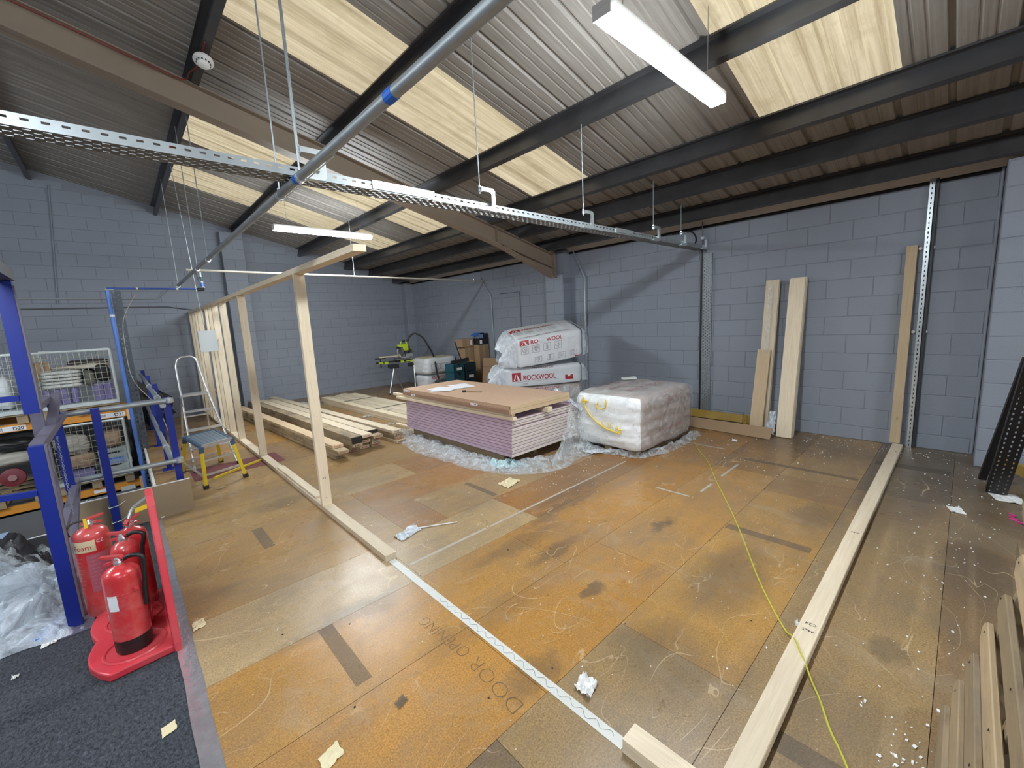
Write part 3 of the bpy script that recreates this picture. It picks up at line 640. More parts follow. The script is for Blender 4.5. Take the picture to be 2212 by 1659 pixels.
# ---- hung tubes
def hungtube(name, a, b, r, label, rods, mat=GALV, rodtop=None, tape=()):
    t = thing(name, ((a[0]+b[0])/2, (a[1]+b[1])/2, a[2]), label, 'tube'); a, b = V(a), V(b)
    MB().tube([a, b], r, 14).build('tube', mat, t, smooth=True)
    for (x, y) in rods:
        c = MB().tube([(x, y, a.z+r*.8), (x, y, roof(x)-.12)], .005, 6); ro = c.build('hanging_rod', GALV, t)
        MB().lathe((x, y, a.z+r), [(.012, 0), (.012, .02)], 6).build('rod_nut', GALVL, ro)
        d = (b-a).normalized(); MB().tube([V((x, y, a.z))-d*.012, V((x, y, a.z))+d*.012], r+.004, 14).build('clamp_ring', GALVL, ro)
    for q in tape:
        d = (b-a).normalized(); p = a+(b-a)*q; MB().tube([p-d*.03, p+d*.03], r+.0015, 14).build('blue_tape', M('blue_tape', (.01, .13, .62), .5), t)
    return t
hungtube('sprinkler_tube', (.88, -3, 2.533), (.88, 9.1, 2.548), .024, 'long galvanised tube with blue tape hung under the roof along the stud partition', [(.88, 2.62), (.88, 3.02), (.88, 5.9), (.88, 6.75), (.88, 9.05)], GALV, tape=((1.535+3)/12.1, (2.66+3)/12.1))
tag(MB().tube([(.91, 2.2, 2.525), (.91, 3.12, 2.525)], .003, 5).build('thin_rod', GALVL), 'thin bright rod clipped under the tube at the tray crossing', 'rod')
hungtube('cross_tube', (.86, 7.65, 2.63), (6.5, 7.85, 2.63), .017, 'thin tube crossing the room behind the stud partition to the right wall', [(3.35, 7.74), (6.2, 7.84)], M('cream_conduit', (.46, .43, .36), .45))
# dropper with black and blue fittings, chain and panel
dr = thing('pipe_dropper', (1.0, 7.7, 2.4), 'striped blue and white pipe fitting with black elbow at the end of the blue pipe', 'pipe fitting')
MB().tube([(.98, 7.7, 2.62), (1.03, 7.9, 2.50)], .013, 10).build('silver_pipe', GALV, dr, smooth=True)
MB().tube([(1.09, 8.2, 2.52), (1.10, 8.2, 2.43)], .024, 12).build('blue_fitting', LBLUE, dr, smooth=True)
MB().tube([(1.09, 8.2, 2.60), (1.09, 8.2, 2.52)], .022, 12).build('dark_fitting', TEAL, dr, smooth=True)
MB().tube([(1.088, 8.2, 2.70), (1.09, 8.2, 2.60)], .018, 12).build('silver_fitting', GALV, dr, smooth=True)
MB().lathe((1.09, 8.2, 2.515), [(.027, 0), (.027, .012)], 12).lathe((1.10, 8.2, 2.437), [(.028, 0), (.028, .014)], 12).build('white_ring', WHITE, dr)
MB().tube([(1.10, 8.2, 2.445), (1.10, 8.2, 2.415), (1.03, 8.2, 2.405)], .028, 12).build('elbow', BLACK, dr, smooth=True)
bp = thing('blue_air_pipe', (.5, 8.2, 2.4), 'light blue pipe running down the rack upright and across to the black elbow', 'pipe')
MB().tube([(.0, 8.2, 2.41), (1.03, 8.2, 2.415)], .014, 10).build('cross_pipe', M('blue_pipe', (.03, .08, .36), .4), bp, smooth=True)
MB().tube([(-.0, 8.17, 2.38), (.02, 8.17, -.9)], .024, 12).build('down_pipe', LBLUE, bp, smooth=True)
for xx in (.32, .78): MB().tube([(xx-.012, 8.2, 2.412), (xx+.012, 8.2, 2.412)], .0165, 10).build('pipe_band', CREAM, bp)
MB().tube([(.004, 8.17, 2.05), (.004, 8.17, 2.02)], .027, 12).build('white_band', WHITE, bp)
ch = thing('hanging_panel', (1.03, 8.1, 1.5), 'square grey blank panel hung on a chain in front of the studs', 'panel')
MB().obox((1.045, 8.1, 1.605), (.118, .0, 0), (0, .022, 0), (0, 0, .165)).build('panel', GREYB, ch, bevel=.004)
MB().box((1.16, 8.08, 1.45), (1.172, 8.12, 1.62)).build('hinge', M('hinge_grey',(.35,.36,.38),.5), ch)
c = MB().tube([(1.02, 8.1, 1.86), (.99, 8.1, 2.6), (.93, 8.1, roof(.93)-.15)], .004, 6); c.build('wire', GALV, ch)
c = MB()
for i in range(5):
    z0 = 1.775+i*.018; r_ = [V((1.03+(.006*math.cos(a) if i % 2 else 0), 8.1+(0 if i % 2 else .006*math.cos(a)), z0+.011*math.sin(a))) for a in [k*PI/4 for k in range(9)]]; c.tube(r_, .0022, 5, False)
c.build('chain', M('dark_chain', (.05,.05,.05), .4, .8), ch)
tag(MB().tube([(-3, 11.37, 2.49), (.73, 11.37, 2.50), (.98, 11.37, 2.75)], .011, 8).build('back_wall_conduit', M('pale_conduit', (.38,.40,.42), .5), smooth=True), 'pale conduit running level along the back wall above the cages', 'conduit')
tag(MB().tube([(-.50, 11.38, 4.5), (-.69, 11.38, 2.40)], .012, 8).build('back_wall_drop', MATS['block'], smooth=True), 'painted conduit dropping down the back wall above the cages', 'conduit')
tag(MB().tube([(-3, 11.385, 2.31), (.85, 11.385, 2.335), (1.6, 11.385, 2.2)], .012, 8).build('back_wall_cable', M('dark_cable', (.12,.125,.14), .5), smooth=True), 'dark cable running level along the back wall beneath the pale conduit', 'cable')  # shadow of a level pipe on the wall, modelled as a thin dark tube
# ---- smoke detector, red cable, yellow tag
sd = thing('smoke_detector', (.90, 4.75, 4.03), 'white round smoke detector under the dark purlin at the upper left', 'smoke detector')
ax = V((-.15, -.35, -1)).normalized()
MB().lathe((.90, 4.75, 4.08), [(.03, -.03), (.075, 0), (.078, .015), (.06, .022)], 24, ax).build('base', WHITE, sd, smooth=True)
MB().lathe(V((.90, 4.75, 4.08))+ax*.022, [(.05, 0), (.048, .03), (.03, .042)], 20, ax).build('chamber', WHITE, sd, smooth=True)
s_ = MB(); 
for k in range(12):
    a = k*PI/6; q = V((0,0,1)).rotation_difference(ax); c0 = V((.90,4.75,4.08))+ax*.036+(q @ V((math.cos(a)*.049, math.sin(a)*.049, 0))); s_.obox(c0, q @ V((.005,0,0)), q @ V((0,.005,0)), ax*.006)
s_.build('vent_slot', INK, sd)
MB().tube([(.90, 4.75, 4.10), (.90, 4.75, roof(.93)-.15)], .012, 8).build('stem', BLACK, sd)
tag(MB().tube(smooth([V(p) for p in ((-1.5, 5.40, 4.70), (-.03, 5.40, 4.36), (.35, 5.40, 4.27), (.80, 5.40, 4.17), (.86, 5.2, 4.16), (.90, 4.95, 4.14), (.9, 4.6, 4.15))]), .006, 6).build('red_cable', M('red_cable', (.25,.03,.03), .5)), 'thin dark red cable clipped along the rafter to the smoke detector', 'cable')
tg = thing('warning_tag', (.86, 7.35, 4.1), 'small red and yellow tag on the dark purlin behind the rafter', 'tag')
MB().box((.84, 7.33, 4.15), (.9, 7.38, 4.2)).build('red_part', RED, tg); MB().box((.885, 7.32, 4.11), (.93, 7.37, 4.165)).build('yellow_part', YELL, tg)
# ---- lumber stacks
random.seed(21)
def stackof(cols, layers, x0, y0, xf, yf, colname, group, skip=(), mat_fn=None):
    for c in range(cols):
        for l in range(layers if isinstance(layers, int) else layers[c]):
            jx, jy = random.uniform(-.009, .009), random.uniform(-.14, .10); jf = random.uniform(-.25, .15)
            xo = .157*c; xx = x0+xo+jx*(1 if cols == 1 else .3); zz = .045*l+.0235+.0012*l
            m = PINE if mat_fn is None else mat_fn(c, l)
            wd = .142
            o = timber('long_timber', (xx, y0+jy, zz), (xf+xo, yf+jf, zz), wd, .0445, m, bevel=.003)
            cn = colname if cols == 1 else colname.replace('*', ['left', 'middle', 'right', 'far right', 'outermost'][c])
            tag(o, f'{ordn[l]} timber in the {cn}', 'timber', group)
            if l and colname.startswith(('*', 'near', 'short')) :
                pass
            Lh = (V((xf+xo, yf+jf, zz))-V((xx, y0+jy, zz))).length/2; o['_o'] = (0, 0, 0)
            black = cols == 3 and (l == 4 or (l == 3 and c < 2)) and c != 1
            if cols <= 3:
                if black: MB().box((-Lh-.002, -wd/2, -.022), (-Lh+.03, wd/2, .0225)).build('black_end', INK, o)
                else:
                    mb = MB(); put_text(mb, random.choice(('141', 'TR26', '44x145')), lambda u, v: V((-Lh-.0012, .05-u, v-.009)), 0, 0, .022, .085, .02); mb.build('end_mark', PRINTR if random.random() < .6 else INK, o)
stackof(1, 4, 1.94, 5.50, 1.70, 10.2, 'near single column of stacked lumber beside the studs', 'long timbers in the near column', mat_fn=lambda c, l: PINE if l == 3 else PINED)
stackof(3, 5, 2.19, 5.62, 1.98, 10.6, '* column of the middle lumber stack', 'long timbers in the middle stack', mat_fn=lambda c, l: (PINED if (l < 4 or c == 0) else PINEL))
stackof(1, 4, 2.82, 5.60, 2.50, 11.2, 'short right column of stacked lumber near the pink boards', 'long timbers in the right column', mat_fn=lambda c, l: PINEL if l == 3 else PINED)
stackof(5, 3, 3.46, 6.35, 3.36, 10.25, '* column of the far lumber bundle behind the pink boards', 'timbers of the far bundle', mat_fn=lambda c, l: PINEL)
tag(timber('loose_timber', (3.38, 5.95, .012), (3.36, 6.65, .012), .05, .022, PINEL), 'short pale batten on the floor between the lumber and the pink boards', 'timber')
# ink on end grain
endm = MB()
for (x, y, zz, t_) in ((1.90, 5.33, .115, '2x6'), (1.90, 5.33, .16, 'KD')): pass
for yy in (7.6, 9.0): tag(MB().box((3.377, yy, 0), (3.385, yy+.02, .145)).box((3.377, yy, .143), (4.17, yy+.02, .147)).build('packing_strap', BLACK), ('nearer' if yy < 8 else 'farther')+' black strap round the far lumber bundle', 'strap')
tag(MB().grid(lambda a, b: V((3.5+a*.14, 7.25+b*.05+a*.05, .147+.012*abs(nz((a*5, b*4, 0), 1)))), 8, 4).build('green_wrapper', FILMD, solid=.001), 'scrap of green and white wrapper on the far lumber bundle', 'wrapper')
for i, (x, y) in enumerate(((3.28, 7.7), (3.25, 6.7), (2.75, 9.9), (2.9, 10.3))):
    sz = .10 if i < 2 else .26
    tag(MB().grid(lambda a, b: V((x+(a-.5)*sz*1.6, y+(b-.5)*sz, .012+sz*.45*abs(fbm((a*2+i*3, b*2, i), 1.7))*(1-abs(a-.5)*1.6))), 22, 18).build('film_scrap', FILM), ['crumpled clear film scrap by the left edge of the far bundle', 'clear film scrap on the floor beside the pale batten', 'crumpled clear film on the floor near the back wall', 'larger crumpled clear film against the far bundle end'][i], 'film')
# ---- plasterboard stack on its pallet
PX0, PX1, PY0, PY1 = 3.10, 4.33, 3.40, 5.78
pp = thing('pallet', (3.7, 4.6, 0), 'wooden pallet beneath the stack of pink plasterboard', 'pallet', )
for y in [3.75+.36*i for i in range(6)]: timber('deck_board', (PX0+.02, y, .132), (PX1-.05, y, .132), .10, .02, PALW, pp)
for x in (3.17, 3.68, 4.2): timber('bearer', (x, 3.62, .066), (x, 5.7, .066), .045, .108, PALW, pp)
for x in (3.17, 3.68, 4.2): timber('bottom_board', (x, 3.62, .006), (x, 5.7, .006), .09, .011, PALW, pp)
nb = 23; th = .0188
vs_cache = {}
pbm = bpy.data.meshes.new('plasterboard'); _b = MB().mat(0).box((-.612, -1.185, 0), (.612, 1.185, th-.0036)); pbm.from_pydata([tuple(v) for v in _b.v], [], _b.f)
pbm.materials.append(PINK); pbm.materials.append(GYP)
for i in (2, 4): pbm.polygons[i].material_index = 1     # short ends show bare core
random.seed(4)
num = ['1st','2nd','3rd'] + [f'{i}th' for i in range(4, 21)] + ['21st','22nd','23rd','24th']
for i in range(nb):
    o = bpy.data.objects.new('plasterboard', pbm); C.objects.link(o)
    big = random.uniform(-.012, .004) if i > 12 else random.uniform(-.004, .004)
    o.location = ((PX0+PX1)/2+random.uniform(-.003, .003)-.0008*(nb-i), (PY0+PY1)/2+big, .1425+(i//2)*2*th+(i % 2)*(th-.0030))
    o.rotation_euler = (0, 0, random.uniform(-.0012, .0012))
    tag(o, f'{num[i]} pink plasterboard sheet counted up from the pallet', 'plasterboard', 'pink plasterboard sheets')
zt0 = .1425+nb*th
# battens on the boards
tag(timber('spacer_batten', (3.115, 3.36, zt0+.019), (3.075, 5.98, zt0+.019), .055, .036, PINEL, bevel=.002), 'lower long batten along the left edge on the pink boards', 'batten')
tag(timber('spacer_batten', (3.135, 3.40, zt0+.056), (3.10, 6.12, zt0+.056), .055, .036, PINEL, bevel=.002), 'upper long batten along the left edge under the door blanks', 'batten')
tag(timber('spacer_batten', (3.66, 3.32, zt0+.030), (3.62, 5.2, zt0+.030), .085, .058, PINEL, bevel=.003), 'pale batten sticking out under the middle of the door blanks', 'batten')
tag(timber('spacer_batten', (4.20, 3.58, zt0+.030), (4.12, 5.6, zt0+.030), .085, .058, PINEL, bevel=.003), 'pale batten sticking out at the right under the door blanks', 'batten')
zd = zt0+.0765
DX0, DX1, DY0, DY1 = 3.06, 4.08, 3.36, 5.78
for k, lab in ((0, 'lower chipboard door blank with pale timber edge lying on the battens'), (1, 'upper chipboard door blank with papers on top')):
    t = thing('door_blank', ((DX0+DX1)/2, (DY0+DY1)/2, zd+k*.046), lab, 'door'); z0 = zd+k*.046; e = .012*k
    boxo('face', (DX0+e, DY0+.03, z0), (DX1, DY1, z0+.044), CHIPD if k else CHIPE, t)
    timber('lipping', (DX0+e, DY0+.015+e*.5, z0+.022), (DX1, DY0+.015+e*.5, z0+.022), .03, .0438, PINE, t)
    lst = [(5.58, 5.76, .006)] if k else [(5.42, 5.52, .006), (3.95, 4.09, .03)]
    for (a, b, dz) in lst:
        s_ = boxo('sticker', (DX0+e-.0012, a, z0+dz), (DX0+e, b, z0+dz+.03), PAPER, t)
        boxo('barcode', (DX0+e-.0018, a+.03, z0+dz+.008), (DX0+e-.0012, a+.06, z0+dz+.022), M('barcode', (.15,.15,.16), .6), s_)
zdt = zd+.0905
random.seed(3)
for i, (x, y, r, a, b, lab) in enumerate(((3.40, 5.15, .35, .30, .42, 'white paper sheet on the door blanks, nearest the saw'), (3.68, 5.12, -.25, .30, .42, 'white paper sheet overlapping on the door blanks, at the right'), (3.28, 5.05, .8, .21, .30, 'smaller white paper lying under the other papers'))):
    cs, sn = math.cos(r), math.sin(r)
    tag(MB().grid(lambda u, v: V((x+(u-.5)*a*cs-(v-.5)*b*sn, y+(u-.5)*a*sn+(v-.5)*b*cs, zdt+.003+.002*i+.012*(max(0, nz((u*2+i, v*2, 3), 1)))*(1 if i < 2 else .3))), 8, 8).build('paper_sheet', PAPER, smooth=True), lab, 'paper')
br = thing('paint_brush', (3.40, 4.58, zdt), 'small flat brush lying on the door blank', 'brush')
MB().obox((3.38, 4.64, zdt+.012), (.02, .028, 0), (-.022, .016, 0), (0, 0, .010)).build('head', INK, br); MB().tube([(3.40, 4.60, zdt+.010), (3.50, 4.40, zdt+.008)], .006, 6).build('handle', PALP, br)
# ---- plastic film lying round the plasterboard pallet
def filmsheet(path, wid, hgt, m, name, label, seed, nu=150, nv=18, solid=.0008, inner=None):
    P_ = smooth([V((x, y, 0)) for x, y in path], 10); n = len(P_)-1
    def fn(a, b):
        f = a*n; i = min(int(f), n-1); p = P_[i].lerp(P_[i+1], f-i); d = (P_[min(i+1, n)]-P_[max(i-1, 0)]).normalized(); sd = V((d.y, -d.x, 0))
        w_ = wid*(1+.45*nz((a*9+seed, 0, 0), 1)); off = (b-.5)*w_
        zz = hgt*(.30+.9*abs(fbm((p.x*3+seed+b*2, p.y*1.3-b*3, b*1.2), 1.5, 4)))*math.sin(PI*min(1, b*1.02+.02))**.7
        q = p+sd*off; q += V((nz((q.x*9, q.y*9, seed), 1), nz((q.y*9, q.x*9, seed+5), 1), 0))*.035; q.z = max(.004, zz+.02*nz((q.x*14, q.y*14, seed), 1)); return q
    return tag(MB().grid(fn, nu, nv).build(name, m, smooth=True), label, 'plastic film')
filmsheet([(3.28, 6.05), (3.02, 5.7), (2.93, 4.9), (2.95, 4.1), (3.05, 3.6), (3.35, 3.22), (3.9, 3.22), (4.3, 3.3)], .40, .085, FILM, 'crumpled_film', 'crumpled clear film lying in folds round the base of the pink boards', 3)
filmsheet([(3.1, 5.5), (3.0, 4.6), (3.0, 3.9), (3.12, 3.45), (3.5, 3.30)], .30, .10, FILM, 'crumpled_film', 'second thinner fold of clear film tucked under the pink boards', 9, 110, 14)
tag(MB().grid(lambda a, b: V((2.97+a*.26+.03*nz((a*6, b*5, 2), 1), 3.52+b*.24-a*.22, .02+.10*abs(fbm((a*2, b*2, 7), 2)))), 24, 18).build('printed_film', M('pale_blue_film', (.50, .72, .76), .3, 0, .35, 30, .4, 20), smooth=True), 'patch of pale blue printed wrapper among the film at the front of the pink boards', 'plastic film')
# film hanging over the right rear corner of the board ends
def hang(a, b):
    x = 4.02+b*.34+(1-a)*.04; y = 3.375-.05*b-.26*a*a*(1-b*.6)
    z = .60*(1-a)**.9+.015; x -= .62*a*a*(1-b)
    return V((x+.03*nz((a*7, b*9, 0), 1), y-.02+.03*nz((a*5, b*12, 4), 1), z+.02*nz((a*6, b*8, 8), 1)))
tag(MB().grid(hang, 50, 40).build('draped_film', FILM, smooth=True), 'clear film draped down the ends of the pink boards at the right', 'plastic film')
# ---- wrapped pallet of mineral wool
wp = thing('wrapped_pallet', (4.9, 2.95, 0), 'plastic wrapped pallet of mineral wool packs with yellow spray marks', 'wrapped pallet')
ang_ = -.02
QX0, QX1, QY0, QY1, QZ0, QZ1 = 4.21, 5.58, 2.44, 3.42, .055, .745
def puff(x0, x1, y0, y1, z0, z1, nrm_amp, seed, power=5.0, n=44, lay=0):
    """superellipsoid-like bale; returns builder with material 0 on the -x side / top rim, 1 elsewhere"""
    mb = MB(); cx_, cy_, cz_ = (x0+x1)/2, (y0+y1)/2, (z0+z1)/2; hx, hy, hz = (x1-x0)/2, (y1-y0)/2, (z1-z0)/2
    def warp(p):
        q = V(p); l = (abs(q.x)**power+abs(q.y)**power+abs(q.z)**power)**(1/power); q = q/l
        r = V((cx_+q.x*hx, cy_+q.y*hy, cz_+q.z*hz)); nn = V(p).normalized()
        dsp = nrm_amp*fbm((r.x+seed, r.y, r.z*1.6), 2.2, 3)+nrm_amp*.35*fbm((r.x*1+seed, r.y, r.z*3), 8, 3)
        if lay: dsp += .004*math.cos((r.z-z0)*lay*2*PI/(z1-z0))*(1-abs(q.z)**4)
        return r+nn*dsp
    for ax_ in range(3):
        for sg in (-1, 1):
            base = len(mb.v)
            for j in range(n+1):
                for i in range(n+1):
                    u, v = -1+2*i/n, -1+2*j/n; p = [0, 0, 0]; p[ax_] = sg; p[(ax_+1) % 3] = u*sg; p[(ax_+2) % 3] = v; mb.v.append(warp(p))
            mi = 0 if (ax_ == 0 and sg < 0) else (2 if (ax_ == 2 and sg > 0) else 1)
            for j in range(n):
                for i in range(n): mb.f.append((base+j*(n+1)+i, base+j*(n+1)+i+1, base+(j+1)*(n+1)+i+1, base+(j+1)*(n+1)+i)); mb.mi.append(mi)
    return mb
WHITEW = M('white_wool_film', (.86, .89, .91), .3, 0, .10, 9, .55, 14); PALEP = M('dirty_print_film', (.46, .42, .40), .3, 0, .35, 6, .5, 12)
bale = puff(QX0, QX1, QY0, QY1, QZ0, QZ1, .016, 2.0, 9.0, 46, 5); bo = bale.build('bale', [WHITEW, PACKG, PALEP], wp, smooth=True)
# faint printing on the bale's packs
def decal(mb, fn, poly):
    mb.add([fn(a, b) for a, b in poly], [tuple(range(len(poly)))])
def front(u, v): return V((4.55+u, QY0-.022+.004*math.sin(u*9), v))
pm = MB()
for r_ in range(4):
    zz = .19+.125*r_
    for i in range(5):
        x = .08+.15*i+.03*(r_ % 2)
        for (a, b, c_, d) in ((0, 0, .10, .004), (0, .09, .10, .094), (0, 0, .004, .094), (.096, 0, .10, .094)): decal(pm, lambda q, w_: front(x+q, zz+w_), [(a, b), (c_, b), (c_, d), (a, d)])
pm.build('faint_box_print', M('faint_print', (.33, .24, .24), .4), bo)
pm = MB()
for r_, zz in ((0, .60), (1, .245)):
    put_text(pm, 'ROCKWOOL', lambda u, v: front(u, v), .12, zz, .07, .5, .01)
tag(pm.build('faint_lettering', M('faint_red_print', (.36, .16, .16), .4), bo), kind='stuff')
pm = MB()
for yy in (2.72, 2.98, 3.2): put_text(pm, 'ROCKWOOL', lambda u, v: V((4.45+u, yy+v, QZ1+.020)), 0, 0, .10, .85, .012)
pm.build('top_lettering', M('faint_top_print', (.34, .15, .16), .4), bo)
# yellow spray: strokes on the white left side
def left(u, v): return V((QX0-.026, 3.30-u, v))
sp = MB()
def stroke(pts, r): sp.tube([left(a, b)+V((.006, 0, 0)) for a, b in pts], [r*(.8+.5*abs(nz((i*3.1, 0, 0), 1))) for i in range(len(pts))], 6)
stroke([(.05,.66),(.07,.60),(.10,.53),(.15,.47),(.22,.41),(.30,.36),(.38,.325),(.50,.30),(.60,.285)], .010)
stroke([(.03,.62),(.08,.635),(.14,.63)], .009); stroke([(.07,.68),(.09,.60)], .009)
stroke([(.40,.68),(.41,.63),(.385,.575),(.33,.55),(.28,.56),(.265,.60),(.29,.63)], .009)
stroke([(.42,.40),(.45,.34),(.47,.40)], .007); stroke([(.55,.37),(.60,.28)], .008); stroke([(.53,.34),(.62,.33)], .008); stroke([(.34,.40),(.37,.345)], .007)
sp.build('spray_mark', YELPAINT, bo, smooth=True)
# loose stretch wrap around it
wrapf = puff(QX0-.022, QX1+.05, QY0-.03, QY1+.02, .05, QZ1+.012, .022, 8.0, 7.0, 34); wrapf.build('stretch_wrap', film('stretch_film', (.82,.85,.86), .12, 5), wp, smooth=True)
for y in (2.62, 2.95, 3.30):
    for x in (4.36, 4.87, 5.38): MB().box((x-.06, y-.05, .02), (x+.06, y+.05, .055)).build('block', PALW, wp)
for y in (2.60, 2.95, 3.30): timber('pallet_board', (4.30, y, .064), (5.45, y, .064), .10, .018, PALW, wp)
for y in (2.60, 2.95, 3.30): timber('bottom_board', (4.30, y, .011), (5.45, y, .011), .10, .02, PALW, wp)
filmsheet([(4.24, 3.35), (4.26, 2.9), (4.34, 2.56), (4.7, 2.42), (5.2, 2.40), (5.62, 2.44)], .14, .09, FILM, 'skirt_film', 'torn film skirt trailing on the floor round the wrapped wool pallet', 21, 110, 10)
tag(MB().grid(lambda a, b: V((4.16+a*.05+.02*nz((b*5, a*4, 0), 1), 3.25+b*.45, .50+a*.02+.22*b+.05*abs(nz((a*5, b*7, 1), 1)))), 10, 20).build('torn_wrap', FILMD, smooth=True), 'torn flap of wrap between the pink boards and the wrapped pallet', 'plastic film')
tag(MB().grid(lambda a, b: V((4.05+a*.30, 3.02+b*.16-.2*a, .015+.03*abs(nz((a*6, b*6, 1), 1)))), 14, 8).build('white_scrap', FILMD, solid=.001), 'flattened white plastic scrap on the floor between the two stacks', 'plastic')
tag(MB().obox((5.2, 3.2, QZ1+.045), (.09, -.05, 0), (.02, .03, 0), (0, 0, .012)).build('white_offcut', SLABW), 'white offcut block lying on top of the wrapped wool pallet', 'offcut')
# ---- mineral wool packs
AX = V((.868, -.49, 0)).normalized(); DD = V((.49, .868, 0)).normalized(); UZ = V((0,0,1))
def pack(name, O, prof, Ln, tilt, label, group, decalfn=None, seed=0, tails=True, matw=PACKW):
    O = V(O); ax = (AX+UZ*tilt).normalized(); t = thing(name, tuple(O), label, 'insulation pack', group)
    # arclength param of the cross-section, starting at the bottom front
    pr = [V((d, h, 0)) for d, h in prof]; pr.append(pr[0]); cum = [0]
    for a, b in zip(pr, pr[1:]): cum.append(cum[-1]+(b-a).length)
    tot = cum[-1]; cen = sum((p for p in pr[:-1]), V((0,0,0)))/len(prof)
    def sec(s):
        s = s % tot
        for i in range(len(prof)):
            if s <= cum[i+1]+1e-9:
                return pr[i].lerp(pr[i+1], (s-cum[i])/(cum[i+1]-cum[i]))
        return pr[-1]
    def secr(s):   # rounded
        k = .035; return (sec(s-k)+sec(s)*2+sec(s+k))/4
    def F(a, s, off=0.0):
        q = secr(s); e = min(a, Ln-a)/Ln; shrink = 1-.10*max(0, (.06-e)/.06)**2
        q = cen+(q-cen)*shrink
        d = (secr(s+.01)-secr(s-.01)); nn = V((-d.y, d.x, 0)).normalized()
        bulge = .012*math.sin(PI*a/Ln)
        wr_ = .006*fbm((a*1.2+seed, s*4, 0), 2.2, 3)
        q = q+nn*(off+bulge+wr_); return O+ax*a+DD*q.x+UZ*q.y
    nu, nv = 56, 72
    mb = MB(); mb.add([F(Ln*i/nu, tot*j/nv) for j in range(nv) for i in range(nu+1)], [(j*(nu+1)+i, ((j+1) % nv)*(nu+1)+i, ((j+1) % nv)*(nu+1)+i+1, j*(nu+1)+i+1) for j in range(nv) for i in range(nu)])
    for e, i in ((0, 0), (1, nu)):
        c0 = O+ax*(Ln*e)+DD*cen.x+UZ*cen.y; b0 = len(mb.v); mb.v.append(c0)
        for j in range(nv): mb.f.append((b0, j*(nu+1)+i, ((j+1) % nv)*(nu+1)+i)); mb.mi.append(0)
    body = mb.build('wrapped_body', matw, t, smooth=True)
    if tails:
        for e, sg in ((0, -1), (1, 1)):
            def tail(u, v):
                q = secr(tot*u); s_ = (1-.12*v-.55*v*v*(.5 if e else .7)); q = cen+(q-cen)*s_
                q = V((q.x, q.y-.13*v*v, 0)); ln_ = (.17 if e else .20)*v*(1+.5*nz((u*6, seed, e*3), 1))
                ru = .045*v*nz((u*16+seed, v*2, e), 1)
                return O+ax*(Ln*e+sg*ln_)+DD*(q.x+ru)+UZ*(max(q.y+ru*.8, -.16))
            MB().grid(tail, 80, 12).build('loose_end', FILMD, body, smooth=True)
    if decalfn: decalfn(t, F, body, tot)
    return t
def fdecal(mb, F, a, s, poly, n=1, off=.004): mb.add([F(a+x, s+y, off) for x, y in poly], [tuple(range(len(poly)))])
def rectd(mb, F, x0, s0, x1, s1, off=.004, n=4):
    vs = [F(x0+(x1-x0)*i/n, s0+(s1-s0)*j/n, off) for j in range(n+1) for i in range(n+1)]
    mb.add(vs, [(j*(n+1)+i, j*(n+1)+i+1, (j+1)*(n+1)+i+1, (j+1)*(n+1)+i) for j in range(n) for i in range(n)])
def frame(mb, F, x, s, w_, h_, t=.0035):
    rectd(mb, F, x, s, x+w_, s+t); rectd(mb, F, x, s+h_-t, x+w_, s+h_); rectd(mb, F, x, s, x+t, s+h_); rectd(mb, F, x+w_-t, s, x+w_, s+h_)
def line(mb, F, pts, t=.004):
    for (x0, y0), (x1, y1) in zip(pts, pts[1:]):
        dx, dy = x1-x0, y1-y0; l = math.hypot(dx, dy) or 1; nx, ny = -dy/l*t/2, dx/l*t/2
        mb.add([F(x0+nx, y0+ny, .0045), F(x0-nx, y0-ny, .0045), F(x1-nx, y1-ny, .0045), F(x1+nx, y1+ny, .0045)], [(0,1,2,3)])
def logo(mr, mw, F, x, s, w_, h_):
    rectd(mr, F, x, s, x+w_, s+h_)
    for pl in ([(.14,.08),(.30,.08),(.46,.80),(.40,.80)], [(.86,.08),(.60,.08),(.50,.80),(.56,.80)]): mw.add([F(x+w_*a, s+h_*b, .006) for a, b in pl], [(0,1,2,3)])
def icon(mb, F, k, x, s, q):
    f = lambda pts: line(mb, F, [(x+q*a, s+q*b) for a, b in pts])
    if k == 0: f([(.2,.8),(.5,.9),(.8,.8),(.78,.45),(.5,.12),(.22,.45),(.2,.8)]); f([(.5,.7),(.36,.45),(.42,.3),(.58,.3),(.64,.45),(.5,.7)])
    elif k == 1: f([(.15,.62),(.3,.82),(.7,.82),(.85,.62),(.5,.15),(.15,.62),(.85,.62)]); f([(.36,.62),(.5,.15),(.64,.62)]); f([(.3,.82),(.36,.62),(.5,.82),(.64,.62),(.7,.82)])
    elif k == 2: f([(.42,.85),(.42,.38),(.36,.25),(.5,.14),(.64,.25),(.58,.38),(.58,.85),(.42,.85)]); f([(.5,.7),(.5,.25)])
    elif k == 3: f([(.15,.4),(.15,.6),(.35,.6),(.55,.8),(.55,.2),(.35,.4),(.15,.4)]); f([(.64,.66),(.70,.5),(.64,.34)]); f([(.72,.76),(.82,.5),(.72,.24)])
    elif k == 4: f([(.1,.5),(.3,.7),(.7,.7),(.9,.5),(.7,.3),(.3,.3),(.1,.5)]); f([(.35,.5),(.65,.5)])
    else: f([(.2,.2),(.2,.6),(.35,.8),(.65,.8),(.8,.6),(.8,.2),(.2,.2)]); f([(.5,.7),(.4,.5),(.5,.3),(.6,.5),(.5,.7)])
